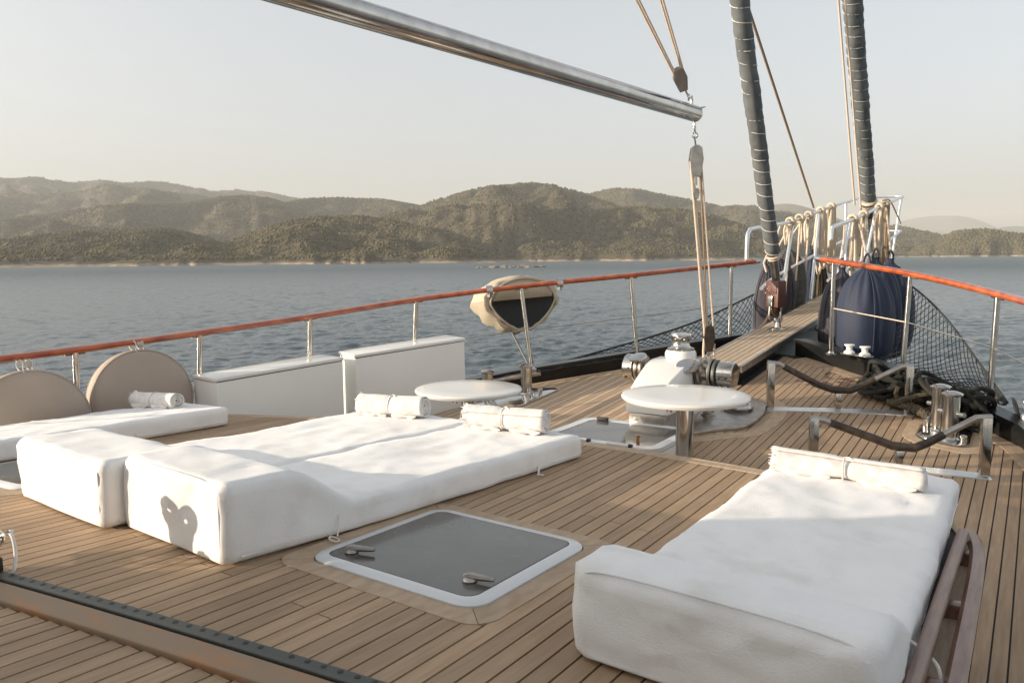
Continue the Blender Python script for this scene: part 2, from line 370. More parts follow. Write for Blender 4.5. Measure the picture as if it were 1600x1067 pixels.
# port planks and the strip on the centreline: too narrow in the picture to pick apart, joined
mb = MB(); x = -3.3; k = 0
def pb_end(X):
    xs = PB_X[2:]; yy = PB_Y[2:]; return float(np.interp(X, xs, yy))
while x+PW < .37:
    x0, x1 = x+GAP/2, x+PW-GAP/2; xm = x+PW/2
    st = roof_front(xm)-.03 if xm > -3.0 else .2; e = pb_end(x)-.13 if xm < -.15 else 7.25
    if e > st+.1:
        vs, fs = plank('', x0, x1, st, e, deckz, None, 'raw'); mb.add(vs, fs, k % 2)
    x += PW; k += 1
pl = mb.build('planking', [M['teak_side'], M['teak']], deck, smooth=False, kind='stuff')
pcy = [.2, 2, 3.5, 4.6, 5.5, 6.3, 6.9, 7.3, 7.8, 8.3, 8.8]
for a_, b_ in zip(pcy[:-1], pcy[1:]):
    n = 4; yy = [a_+.003+(b_-a_-.006)*i/n for i in range(n+1)]
    outer = [(pbx(y), y) for y in yy]
    def nrp(y):
        d = (pbx(y+.05)-pbx(y-.05))/.1; L_ = math.hypot(1, d); return (1/L_, -d/L_)
    inner = [(pbx(y)+nrp(y)[0]*.12, y+nrp(y)[1]*.12) for y in yy]
    mb = MB(); mb.prism(outer+inner[::-1], lambda X, Y: deckz(X, Y)-.002, lambda X, Y: deckz(X, Y)+.0085); mb.build('covering_board', M['teak_margin'], deck, smooth=False)
# bulwarks
BH = .175
def bulwark(side, Ys, fx, sgn):
    mb = MB(); vs = []; fs = []
    prof = [(0, -.03), (0, BH-.03), (-.03, BH-.03), (-.03, BH), (.13, BH), (.13, BH-.03), (.10, BH-.03), (.10, -.3)]
    P = len(prof)
    for y in Ys:
        X = fx(y); d = (fx(y+.04)-fx(y-.04))/.08; L_ = math.hypot(1, d); nx, ny = sgn/L_, -sgn*d/L_
        for (o, z) in prof: vs.append((X+nx*o, y+ny*o, deckz(X, y)+z))
    for i in range(len(Ys)-1):
        for j in range(P):
            k2 = (j+1) % P; fs.append((i*P+j, i*P+k2, (i+1)*P+k2, (i+1)*P+j))
    fs += [tuple(range(P)), tuple((len(Ys)-1)*P+j for j in range(P))]
    mb.add(vs, fs); o = mb.build('bulwark', M['black'], None, smooth=True); o['kind'] = 'structure'; return o
YS = [-8, -5, -2, 0, 1, 2, 3, 3.6, 4.2, 4.8, 5.4, 5.8, 6.2, 6.5, 6.75, 6.95, 7.15, 7.35, 7.55, 7.75, 7.95, 8.15, 8.35, 8.55, 8.72]
BS = bulwark('s', YS, sbx, 1); BP = bulwark('p', YS+[8.87], pbx, -1)
# pale strake seen on the outer edge of the cap
# hull below the bulwark
mb = MB(); vs = []; fs = []
ring_ = [(sbx(y)+.10, y) for y in YS]+[(.2, 9.5)]+[(pbx(y)-.10, y) for y in YS[::-1]]
prof = [(1.0, 'd', -.25), (.985, 'd', -.9), (.94, 'w', -1.6), (.86, 'w', -2.5)]
for (X, Y) in ring_:
    for (s_, t_, z) in prof:
        zz = deckz(X, min(Y, 8.7))+z if t_ == 'd' else z
        vs.append((X*s_, Y-(1-s_)*6*(1 if Y > 6 else 0), zz))
P = 4
for i in range(len(ring_)-1):
    for j in range(P-1): fs.append((i*P+j, i*P+j+1, (i+1)*P+j+1, (i+1)*P+j))
mb.add(vs, fs); o = mb.build('hull', M['black']); o['kind'] = 'structure'
# ---------------------------------------------------------------- bowsprit: beam and teak walkway
def walkz(Y): return .097+.079*(Y-7.18)
bs = thing('bowsprit', (CL, 7.18, .0), 'long sloping bowsprit with teak walkway on a black beam leading to the pulpit', 'bowsprit')
mb = MB(); vs = []; fs = []
for Y, h in ((7.2, .30), (8.2, .36), (9.2, .45), (10.5, .34), (13, .26), (15.9, .18)):
    z = walkz(Y); zb = max(z-h, deckz(CL, min(Y, 8.6))-.02) if Y < 8.7 else z-h
    wv = .205
    vs += [(CL-wv, Y, z-.035), (CL+wv, Y, z-.035), (CL+wv*.8, Y, zb), (CL-wv*.8, Y, zb)]
for i in range(5):
    a = 4*i; fs += [(a+j, a+(j+1) % 4, a+4+(j+1) % 4, a+4+j) for j in range(4)]
fs += [(0, 1, 2, 3), (20, 21, 22, 23)]
mb.add(vs, fs); mb.build('beam', M['black'], bs, smooth=False)
for sx in (-1, 1):
    mb = MB(); vs = []; fs = []
    for Y in (7.18, 9, 12, 16.0):
        z = walkz(Y); X = CL+sx*.235
        vs += [(X-.012, Y, z+.002), (X+.012, Y, z+.002), (X+.012, Y, z-.06), (X-.012, Y, z-.06)]
    for i in range(3):
        a = 4*i; fs += [(a+j, a+(j+1) % 4, a+4+(j+1) % 4, a+4+j) for j in range(4)]
    fs += [(0, 1, 2, 3), (12, 13, 14, 15)]
    mb.add(vs, fs); mb.build('side_rail', M['steel_dull'], bs, smooth=False)
mb = MB(); mb.add([(CL-.22, Y, walkz(Y)-.006) for Y in (7.19, 16)]+[(CL+.22, Y, walkz(Y)-.006) for Y in (7.19, 16)], [(0, 2, 3, 1)]); mb.build('caulk_bed', M['caulk'], bs)
for i in range(7):
    x0 = CL-.222+i*.0635; rj = 9.2+(i*1.7) % 4
    for p, q in ((7.18, rj), (rj, 16.0)):
        plank('plank', x0+.0045, x0+.0635-.0045, p+.003, q-.003, lambda X, Y: walkz(Y)-.006, M['teak_side'], bs)
# ---------------------------------------------------------------- sea
rows = [1.5, 3, 5, 7, 8]; 
while rows[-1] < 420: rows.append(rows[-1]+max(.085, rows[-1]**2/9000))
rows += [500, 650, 900, 1300, 2000, 3200, 5000, 9000]; rows = np.array(rows)
azf = np.arange(-102, 32, .13); azs = np.radians(np.concatenate([azf, np.arange(33, 257, 3.)])); NA = len(azs)
Rr, Aa = np.meshgrid(rows, azs, indexing='ij'); SX = CAM.x+Rr*np.sin(Aa); SY = Rr*np.cos(Aa); SZ = np.zeros_like(SX)
rw = np.random.default_rng(12)
for q in range(46):
    lam = .24*(8.5**(q/45.)); dirn = rad(-70)+rw.normal()*.75; kx, ky = 2*PI/lam*math.sin(dirn), 2*PI/lam*math.cos(dirn)
    amp = .043*lam/(2*PI)*(1.15 if lam < 2 else .8); ph = rw.random()*6.28
    w_ = kx*SX+ky*SY+ph+.8*np.sin(SX*.31/lam+SY*.23/lam+q); SZ += amp*(np.sin(w_)+.22*np.cos(2*w_))
gust = .75+.35*np.sin(SX*.045+1.3*np.sin(SY*.03))*np.sin(SY*.052+.7)
fade = np.clip((440-Rr)/140, 0, 1)*np.clip((Rr-5)/3, 0, 1); inn = ((Aa > rad(-101.8)) & (Aa < rad(31.5)))
SZ = -2.4+SZ*gust*fade*inn
nr = len(rows); idx = np.arange(nr*NA).reshape(nr, NA); i2 = np.roll(idx, -1, axis=1)
qd = np.stack([idx[:-1], i2[:-1], i2[1:], idx[1:]], -1).reshape(-1, 4)
sv = np.stack([SX, SY, SZ], -1).reshape(-1, 3)
mw = bpy.data.materials.new('sea_water'); mw.use_nodes = True; n = mw.node_tree; L = n.links; p = n.nodes['Principled BSDF']
p.inputs['Base Color'].default_value = (.085, .108, .118, 1); p.inputs['Roughness'].default_value = .2; p.inputs['IOR'].default_value = 1.33
geo = n.nodes.new('ShaderNodeNewGeometry'); h = None
for (sc, st, am, de) in (((1, 1, 1), .30, .9, 3), ((1, 1.6, 1), 1.0, .55, 4), ((1, 1.4, 1), 3.2, .26, 4)):
    mp = n.nodes.new('ShaderNodeMapping'); mp.inputs['Scale'].default_value = sc; mp.inputs['Rotation'].default_value = (0, 0, rad(-20))
    nz = n.nodes.new('ShaderNodeTexNoise'); nz.inputs['Scale'].default_value = st; nz.inputs['Detail'].default_value = de; nz.inputs['Roughness'].default_value = .6
    ml = n.nodes.new('ShaderNodeMath'); ml.operation = 'MULTIPLY'; ml.inputs[1].default_value = am
    L.new(geo.outputs['Position'], mp.inputs[0]); L.new(mp.outputs[0], nz.inputs[0]); L.new(nz.outputs['Fac'], ml.inputs[0])
    if h is None: h = ml.outputs[0]
    else:
        ad = n.nodes.new('ShaderNodeMath'); L.new(h, ad.inputs[0]); L.new(ml.outputs[0], ad.inputs[1]); h = ad.outputs[0]
bp = n.nodes.new('ShaderNodeBump'); bp.inputs['Distance'].default_value = .16; bp.inputs['Strength'].default_value = 1
L.new(h, bp.inputs['Height']); L.new(bp.outputs[0], p.inputs['Normal'])
vl = n.nodes.new('ShaderNodeVectorMath'); vl.operation = 'LENGTH'; L.new(geo.outputs['Position'], vl.inputs[0])
mr = n.nodes.new('ShaderNodeMapRange'); mr.inputs[1].default_value = 15; mr.inputs[2].default_value = 260; mr.inputs[3].default_value = .14; mr.inputs[4].default_value = .48; L.new(vl.outputs['Value'], mr.inputs[0]); L.new(mr.outputs[0], p.inputs['Roughness'])
#SEAL
# ---------------------------------------------------------------- hills (distance to foot, distance to ridge, [(azimuth, ridge height)])
HILLS = [
  (2300, 3300, [(-73.45, 238.2), (-69.49, 265.7), (-65.75, 295.2), (-64.26, 301.3), (-62.75, 293.9), (-61.36, 285.7), (-60.28, 294.9), (-59.27, 283.0), (-57.13, 296.3), (-55.41, 282.5), (-53.85, 267.8), (-52.03, 277.3), (-50.59, 269.0), (-48.94, 245.6), (-47.67, 236.5), (-45.09, 207.3), (-42.47, 154.1)]),
  (1750, 2500, [(-73.46, 174.7), (-68.93, 177.3), (-65.81, 179.3), (-63.82, 185.6), (-61.74, 193.8), (-60.0, 218.9), (-58.65, 210.3), (-56.59, 194.9), (-53.87, 184.8), (-51.44, 179.2), (-48.95, 165.6), (-46.84, 145.4), (-44.25, 107.3)]),
  (1250, 1850, [(-73.6, 67.2), (-69.67, 64.9), (-65.92, 78.9), (-63.9, 93.8), (-61.45, 108.2), (-58.9, 117.7), (-55.47, 121.2), (-53.47, 134.6), (-51.64, 141.1), (-49.78, 132.3), (-48.75, 118.7), (-46.86, 86.7), (-45.15, 51.1)]),
  (530, 1100, [(-73.69, 16.4), (-69.14, 18.7), (-65.99, 25.4), (-63.98, 31.6), (-61.89, 36.4), (-58.98, 39.9), (-56.63, 41.1), (-54.78, 32.4), (-52.8, 19.4), (-51.19, 1.9)]),
  (555, 900, [(-61.31, -5.9), (-59.47, -0.5), (-57.18, 5.7), (-54.01, 16.1), (-51.12, 30.9), (-48.99, 42.6), (-46.85, 47.6), (-44.23, 48.4), (-41.58, 42.8), (-38.9, 30.7), (-36.64, 14.9), (-34.6, -3.2)]),
  (1300, 1900, [(-51.91, 88.1), (-49.8, 121.5), (-48.1, 136.5), (-45.94, 141.5), (-42.44, 139.3), (-41.2, 130.5), (-38.87, 118.7), (-36.17, 88.5), (-33.45, 35.4)]),
  (640, 1450, [(-46.91, 29.2), (-44.25, 62.7), (-42.46, 80.7), (-40.22, 90.9), (-38.86, 103.3), (-37.05, 117.9), (-34.77, 130.1), (-32.05, 135.2), (-29.79, 128.9), (-27.98, 113.6), (-26.18, 92.5), (-23.95, 72.5), (-21.74, 55.9), (-19.13, 32.6), (-16.56, 3.1)]),
  (1350, 1900, [(-32.52, 95.1), (-30.7, 127.4), (-28.89, 144.5), (-26.19, 159.3), (-24.41, 155.2), (-22.64, 140.7), (-20.46, 127.5), (-19.17, 116.3), (-16.61, 79.9), (-14.52, 43.0)]),
  (850, 1150, [(-36.2, -3.3), (-34.36, 11.1), (-32.07, 34.4), (-29.79, 53.9), (-27.98, 62.5), (-26.18, 69.1), (-23.96, 71.1), (-21.76, 67.6), (-19.59, 58.8), (-17.45, 44.8), (-14.93, 24.9), (-12.06, -1.5)]),
  (1250, 1900, [(-23.5, 61.9), (-21.75, 87.5), (-20.02, 103.9), (-18.32, 114.2), (-16.64, 115.7), (-14.56, 95.4), (-12.14, 75.2), (-10.18, 68.2), (-8.62, 64.2), (-7.46, 61.9), (-5.95, 47.4), (-4.27, 30.4), (-2.87, 7.6)]),
  (1250, 1350, [(-8.2, -4.6), (-6.75, 10.5), (-5.68, 20.6), (-4.64, 33.3), (-3.03, 37.1), (-0.92, 28.6), (1.0, 18.8), (3.4, 22.9), (6.76, 19.5)]),
  (5000, 6300, [(-22.62, 274.7), (-20.89, 358.5), (-19.6, 379.5), (-17.9, 379.8), (-15.8, 331.4), (-14.14, 256.6)]),
  (3000, 4200, [(-18.72, 178.4), (-16.63, 235.4), (-15.56, 252.2), (-14.78, 260.0), (-13.97, 252.0), (-12.96, 225.1), (-11.75, 188.9), (-10.18, 143.2)]),
  (6500, 7800, [(-10.15, 151.8), (-7.91, 279.9), (-6.9, 320.3), (-5.22, 335.1), (-3.82, 318.3), (-2.77, 250.3), (-1.58, 162.0), (-0.25, 85.7)]),
  (5200, 6200, [(-4.95, 54.9), (-2.92, 149.1), (-2.19, 176.5), (-1.61, 191.4), (-0.95, 177.1), (0.97, 139.0), (3.95, 154.2), (7.27, 121.4)]),
]
mh = bpy.data.materials.new('scrub_hillside'); mh.use_nodes = True; n = mh.node_tree; L = n.links; p = n.nodes['Principled BSDF']; p.inputs['Roughness'].default_value = .95
p.inputs['Specular IOR Level'].default_value = .1
geo = n.nodes.new('ShaderNodeNewGeometry'); sx = n.nodes.new('ShaderNodeSeparateXYZ'); L.new(geo.outputs['Position'], sx.inputs[0])
n1 = n.nodes.new('ShaderNodeTexNoise'); n1.inputs['Scale'].default_value = .02; n1.inputs['Detail'].default_value = 8; L.new(geo.outputs['Position'], n1.inputs[0])
n2 = n.nodes.new('ShaderNodeTexNoise'); n2.inputs['Scale'].default_value = .16; n2.inputs['Detail'].default_value = 6; L.new(geo.outputs['Position'], n2.inputs[0])
r1 = n.nodes.new('ShaderNodeValToRGB'); r1.color_ramp.elements[0].position = .40; r1.color_ramp.elements[0].color = (.075, .066, .046, 1)
r1.color_ramp.elements[1].position = .66; r1.color_ramp.elements[1].color = (.125, .106, .075, 1)
L.new(n2.outputs['Fac'], r1.inputs[0])
ad = n.nodes.new('ShaderNodeMath'); ad.operation = 'MULTIPLY_ADD'; ad.inputs[1].default_value = 5.0; L.new(n2.outputs['Fac'], ad.inputs[0]); L.new(sx.outputs['Z'], ad.inputs[2])
mr = n.nodes.new('ShaderNodeMapRange'); mr.inputs[1].default_value = 2.0; mr.inputs[2].default_value = 1.0; L.new(ad.outputs[0], mr.inputs[0])
mx = n.nodes.new('ShaderNodeMixRGB'); mx.inputs[2].default_value = (.32, .255, .19, 1); L.new(r1.outputs[0], mx.inputs[1]); L.new(mr.outputs[0], mx.inputs[0])
L.new(mx.outputs[0], p.inputs['Base Color'])
mt = mat('scrub_foliage', (.070, .064, .034), .95, col2=(.150, .128, .072), scale=.22, spec=.1)
mts = bpy.data.objects
ICO_V = None
bm = bmesh.new(); bmesh.ops.create_icosphere(bm, subdivisions=1, radius=1); bm.verts.ensure_lookup_table()
ICO_V = np.array([v.co[:] for v in bm.verts]); ICO_F = np.array([[v.index for v in f.verts] for f in bm.faces]); bm.free()
def raw_mesh(name, verts, tris, m):
    me = bpy.data.meshes.new(name); me.vertices.add(len(verts)); me.vertices.foreach_set('co', verts.astype(np.float32).ravel())
    me.loops.add(tris.size); me.loops.foreach_set('vertex_index', tris.astype(np.int32).ravel())
    w = tris.shape[1]; me.polygons.add(len(tris)); me.polygons.foreach_set('loop_start', np.arange(0, tris.size, w, dtype=np.int32)); me.polygons.foreach_set('loop_total', np.full(len(tris), w, dtype=np.int32))
    me.update(calc_edges=True); me.validate(); return link(name, me, m)
sea = raw_mesh('sea', sv, qd, mw); sea.data.shade_smooth(); sea['kind'] = 'structure'
blob_v = []; blob_f = []; nb = 0
for hi, (df, dr, prof) in enumerate(HILLS):
    az0, az1 = prof[0][0], prof[-1][0]; far = df > 2500
    na = int((az1-az0)*(5 if not far else 3)); nv = 56 if not far else 24
    A_ = np.linspace(az0, az1, na); xs = np.array([q[0] for q in prof]); hs = np.array([q[1] for q in prof])
    H = np.interp(A_, xs, hs)
    Hs = np.convolve(np.pad(H, 2, mode='edge'), np.ones(5)/5, mode='valid')
    vs = np.zeros((na, nv, 3))
    seed = hi*173.3
    def zz_at(az, Hh, v, dist):
        X = CAM.x+dist*math.sin(rad(az)); Y = CAM.y+dist*math.cos(rad(az))
        vv = min(v, 1.)
        f = vv**.85
        base = -3.2+(Hh+3.2)*f
        sc_ = 1/(dr*.15)
        nzv = abs(noise.fractal(Vector((X*sc_+seed, Y*sc_, hi*3.)), .9, 2.1, 4))
        g = (nzv*1.7-.46)*(Hh+12)*.36*math.sin(PI*min(1, vv*.94+.03))**.8
        g += noise.noise(Vector((X*.03, Y*.03, hi)))*(1.6+Hh*.02)*min(1, vv*4)
        z = base+g*(1 if v <= 1 else 0)
        lim = CAM.z+(Hh-CAM.z)/dr*dist
        if v <= 1: z = min(z, lim-(1-vv)*2.)
        if v > 1: z = Hh-(v-1)*(Hh+3)*1.2
        if vv < .08: z = max(z, -3.2+vv*60*.35) if vv > 0.015 else -4.
        return X, Y, z
    def dist_at(az, v):
        d0 = df*(1+.05*noise.noise(Vector((az*.35, hi, 0)))+.02*noise.noise(Vector((az*1.7, hi, 5))))
        return d0+(dr-d0)*v
    for i in range(na):
        for j in range(nv):
            v = 1.25*(j/(nv-1))**1.15
            vs[i, j] = zz_at(A_[i], Hs[i], v, dist_at(A_[i], v))
    idx = np.arange(na*nv).reshape(na, nv)
    q = np.stack([idx[:-1, :-1], idx[1:, :-1], idx[1:, 1:], idx[:-1, 1:]], -1).reshape(-1, 4)
    o = raw_mesh('hill', vs.reshape(-1, 3), q, mh); o.data.shade_smooth(); o['kind'] = 'structure'
    if not far:
        cnt = int((az1-az0)*(1000 if dr < 2000 else 340)); rg = np.random.default_rng(50+hi)
        for _ in range(cnt):
            t = rg.random()*(na-1.001); v = .02+.985*rg.random()**.8; i = int(t); az = A_[0]+(A_[-1]-A_[0])*t/(na-1)
            # position from the mesh grid
            jv = (v/1.25)**(1/1.15)*(nv-1); j = min(int(jv), nv-2); fa, fb = t-i, jv-j
            P_ = (vs[i, j]*(1-fa)+vs[i+1, j]*fa)*(1-fb)+(vs[i, j+1]*(1-fa)+vs[i+1, j+1]*fa)*fb
            if P_[2] < 1.2: continue
            d = math.hypot(P_[0], P_[1]); r = (.62+.95*rg.random()**2)*(d/1000)**.45*(1.45 if v > .93 and rg.random() < .35 else 1)
            s = np.array([r, r, r*(.8+.6*rg.random())]); jit = 1+.35*(rg.random((12, 1))-.5)
            blob_v.append(ICO_V*s*jit+P_+[0, 0, r*.35]); blob_f.append(ICO_F+nb); nb += 12
bv = np.concatenate(blob_v); bf = np.concatenate(blob_f)
o = raw_mesh('forest', bv, bf, mt); tag(o, 'low scrub and small pines covering the hills beyond the water', 'scrub', kind='stuff')
# rocky reef in front of the far shore
mb = MB(); rr = random.Random(5)
for i in range(46):
    t = rr.random(); az = -36.2+5.0*t; d = 282+14*rr.random(); r = (.35+.9*rr.random())*(1-.5*abs(t-.5))
    c_ = V(CAM.x+d*math.sin(rad(az)), d*math.cos(rad(az)), -2.4)
    mb.add([tuple(c_+Vector((v[0]*r*1.6*(1+.3*rr.random()), v[1]*r*1.3, v[2]*r*.8*(1+.3*rr.random())))) for v in ICO_V], [tuple(f) for f in ICO_F])
o = mb.build('reef', mat('reef_rock', (.24, .20, .15), .9, col2=(.12, .10, .08), scale=.8), smooth=False); tag(o, 'low rocky reef breaking the water in front of the hills', 'reef', kind='stuff')
# ---------------------------------------------------------------- haze
mb = MB(); mb.box((0, 0, 215), (19600, 19600, 437)); hz = mb.build('haze', None, smooth=False)
hm = bpy.data.materials.new('haze_air'); hm.use_nodes = True; n = hm.node_tree; n.nodes.clear(); pv = n.nodes.new('ShaderNodeVolumePrincipled'); ou = n.nodes.new('ShaderNodeOutputMaterial')
pv.inputs['Color'].default_value = (.93, .94, .92, 1); pv.inputs['Density'].default_value = .00017; pv.inputs['Anisotropy'].default_value = .0
n.links.new(pv.outputs[0], ou.inputs['Volume']); hz.data.materials.clear(); hz.data.materials.append(hm); hz['kind'] = 'stuff'
# ---------------------------------------------------------------- deckhouse behind the camera: it shades the near part of the roof
dh = thing('deckhouse', (0, -3, 0), 'white deckhouse aft of the camera on the coach roof', 'deckhouse')
mb = MB(); mb.box((.05, -3.4, 1.2), (4.7, 5.2, 2.6)); mb.build('wall', M['gel'], dh, bevel=.05)
mb = MB(); mb.box((.05, -3.4, 2.56), (4.75, 5.26, .12)); mb.build('roof', M['gel'], dh, bevel=.03)

# ================================================================ objects
def arc_ring(c, R, r, axis, n=20, m=6):
    ax = Vector(axis).normalized(); x = ax.orthogonal().normalized(); y = ax.cross(x)
    return [Vector(c)+(x*math.cos(2*PI*i/n)+y*math.sin(2*PI*i/n))*R for i in range(n)]
def torus(mb, c, R, r, axis, n=20, m=6, mi=0, sx=1.): mb.tube(arc_ring(c, R, r, axis, n), r, m, closed=True, mi=mi); return mb
# ---------------------------------------------------------------- sun mattresses
def frame(x0, y0, deg):
    a = rad(deg); return lambda x, y: (x0+x*math.cos(a)+y*math.sin(a), y0-x*math.sin(a)+y*math.cos(a))
def mattress(name, x0, y0, deg, w, L, h, hh, label, seed, hlen=.27, hdrop=.32, rnd_=.036, bulge=.004, sag=0.):
    fr_ = frame(x0, y0, deg)
    def hz_(y):
        t = min(1, max(0, (y-hlen)/hdrop)); t = t*t*(3-2*t); return hh+(h-hh)*t
    ys = [.0, .004, .014, .03, .045, .06]+[.06+(L-.11)*i/66 for i in range(1, 66)]+[L-.05, L-.03, L-.014, L-.004, L]
    def inset(y):
        e = min(y, L-y); R_ = rnd_ if y < L/2 else .032
        return 0 if e >= R_ else R_-math.sqrt(max(0, R_*R_-(R_-e)**2))
    NX, NZ = 22, 9; loops = []
    def section(y, k=1.):
        H = hz_(y); ins = inset(y)*.9; pts = []; R_ = .026
        x_a, x_b, z_a, z_b = ins, w-ins, ins*.3, H-ins
        cx, cz = w/2, H/2
        # bottom left -> left side up -> top -> right side down -> bottom
        def side(t, s):   # t 0..1 upwards
            z = z_a+(z_b-z_a)*t; e = min(z-z_a, z_b-z); rr_ = min(R_, (z_b-z_a)/2.2)
            d = 0 if e >= rr_ else rr_-math.sqrt(max(0, rr_*rr_-(rr_-e)**2)); bl = bulge*math.sin(PI*t)
            return (x_a+d*.8-bl if s < 0 else x_b-d*.8+bl, z)
        tl = [0, .06, .15, .3, .5, .68, .82, .93, 1]
        L_ = [side(t, -1) for t in tl]; Rr = [side(t, 1) for t in tl][::-1]
        xa, xb = L_[-1][0], Rr[0][0]
        top = [(xa+(xb-xa)*i/NX, z_b) for i in range(1, NX)]
        xa, xb = Rr[-1][0], L_[0][0]
        bot = [(xa+(xb-xa)*i/4, z_a) for i in range(1, 4)]
        pts = L_+top+Rr+bot
        if k < 1: pts = [(cx+(px-cx)*k, cz+(pz-cz)*k) for px, pz in pts]
        return pts
    secs = [(0.0, section(0, k)) for k in (.0, .15, .3, .45, .6, .75, .88, .96)]+[(y, section(y)) for y in ys]+[(L, section(L, k)) for k in (.96, .85, .6, .3, 0)]
    vs = []; fs = []; P = len(secs[0][1])
    for (y, pts) in secs:
        for (x, z) in pts:
            X, Y = fr_(x, y)
            nv = noise.fractal(Vector((X*3.1+seed, Y*3.1, z*5)), 1., 2., 3)
            wr = noise.noise(Vector((x*16+seed, (y+x*.25)*5, z*12)))
            side_f = 1 if (z < hz_(y)-.02) else .35
            dn = nv*.0065+wr*.0085*side_f+.0025*noise.noise(Vector((X*22, Y*22, z*22)))
            fold = 1-abs(noise.noise(Vector(((x*.5+z*3.2)*2.6+seed, (y*3.0-z*4.5), seed*.3))))*2.6
            near = math.exp(-((y-hlen-hdrop*.75)/.28)**2)
            dn += .0075*max(0, fold)*(.35+.9*near)*side_f
            crease = 0
            if z >= hz_(y)-.002: crease = .004*noise.noise(Vector((x*4+seed, y*2, 3)))+.005*max(0, 1-abs(noise.noise(Vector(((x+y*.6)*5+seed, (y-x*.5)*2.2, 7))))*7)
            dx = (x-w/2)/w*2; 
            X += dx*dn*.9; Yn = Y+(dn*1.2 if y >= L-.01 else (-dn*1.2 if y < .01 else 0))
            tw = min(1, max(0, (z/hz_(y)-.35)/.6)); zz = z+dn*tw*tw*(3-2*tw)+crease
            vs.append((X, Yn, roofz(X, Yn)+.010+max(0, zz)))
    for i in range(len(secs)-1):
        for j in range(P): fs.append((i*P+j, i*P+(j+1) % P, (i+1)*P+(j+1) % P, (i+1)*P+j))
    X, Y = fr_(w/2, L/2); t = thing(name, (X, Y, roofz(X, Y)), label, 'sun mattress', 'white sun mattresses laid out on the coach roof')
    mb = MB(); mb.add(vs, fs); o = mb.build('cover', M['terry'], t, smooth=False)
    for p_ in o.data.polygons: p_.use_smooth = True
    # piping round the aft face and along the top edges
    mb = MB(); pts = []
    for (x, z) in [(.03, .04), (.02, hh*.5), (.035, hh-.05), (.09, hh-.012), (w/2, hh-.006), (w-.09, hh-.012), (w-.035, hh-.05), (w-.02, hh*.5), (w-.03, .04)]:
        X, Y = fr_(x, .010); pts.append((X, Y, roofz(X, Y)+.01+z))
    mb.tube(spline(pts, 5), .0035, 6); mb.build('piping', M['terry'], t)
    # sewn hem near the base of the starboard side and aft face
    for (xe, sg) in ((w+bulge, 1),):
        mb = MB(); pts = []
        for i in range(24):
            y = .06+(L-.12)*i/23; X, Y = fr_(xe-.002, y); pts.append((X, Y, roofz(X, Y)+.038+.004*math.sin(i*1.7+seed)))
        mb.tube(pts, .003, 5); mb.build('hem', M['terry'], t)
        mb = MB(); X, Y = fr_(w-.03, .0); mb.tube([(X, Y, roofz(X, Y)+.03), (X, Y, roofz(X, Y)+hh*.5), (X, Y, roofz(X, Y)+hh-.03)], .0035, 5); mb.build('seam', M['terry'], t)
    return t, fr_
def cord(parent, pts, r=.0035, loop=None, mname='cord'):
    mb = MB(); mb.tube(spline(pts, 5), r, 5)
    if loop: torus(mb, loop, .02, r, (.3, .2, 1), 10, 5)
    mb.build('tie_cord', M[mname], parent)
m2, f2 = mattress('sun_mattress', -.365, 1.70, 5.3, .715, 2.17, .125, .285, 'white mattress with raised headrest beside the smoked deck hatch, heart-shaped shadow on its end', 11)
m1, f1 = mattress('sun_mattress', -1.215, 1.70, 5.3, .842, 2.17, .125, .265, 'white mattress between the hatch-side mattress and the one along the port lockers', 23, hlen=.32)
m0, f0 = mattress('sun_mattress', -2.99, 1.38, 5.0, .75, 2.16, .125, .25, 'low white mattress cut by the left edge of the photo before the round cushions', 31)
mr_, fr4 = mattress('sun_mattress', 1.585, 1.80, -.6, .775, 2.33, .125, .265, 'single white mattress on the right with one long flattened towel, beside the wooden grab rail', 47, hlen=.15, hdrop=.42, rnd_=.06)
def rz(X, Y, d): return (X, Y, roofz(X, Y)+d)
X, Y = f2(.70, .52); cord(m2, [rz(*f2(.70, .50), .13), rz(*f2(.735, .47), .08), rz(*f2(.76, .44), .025)], loop=rz(*f2(.765, .42), .02))
X, Y = f2(.72, 1.78); cord(m2, [rz(*f2(.70, 1.78), .07), rz(*f2(.74, 1.74), .03), rz(*f2(.76, 1.70), .015)]); cord(m2, [rz(*f2(.71, 1.78), .06), rz(*f2(.75, 1.72), .02), rz(*f2(.775, 1.73), .013)])
cord(m0, [rz(*f0(.75, 1.5), .06), rz(*f0(.775, 1.47), .03), rz(*f0(.785, 1.44), .015)]); cord(m0, [rz(*f0(.75, 1.5), .06), rz(*f0(.775, 1.50), .03), rz(*f0(.79, 1.53), .015)])
cord(mr_, [rz(*fr4(.76, .52), .10), rz(*fr4(.80, .50), .09), rz(*fr4(.845, .46), .075), rz(*fr4(.86, .43), .05)], r=.005)
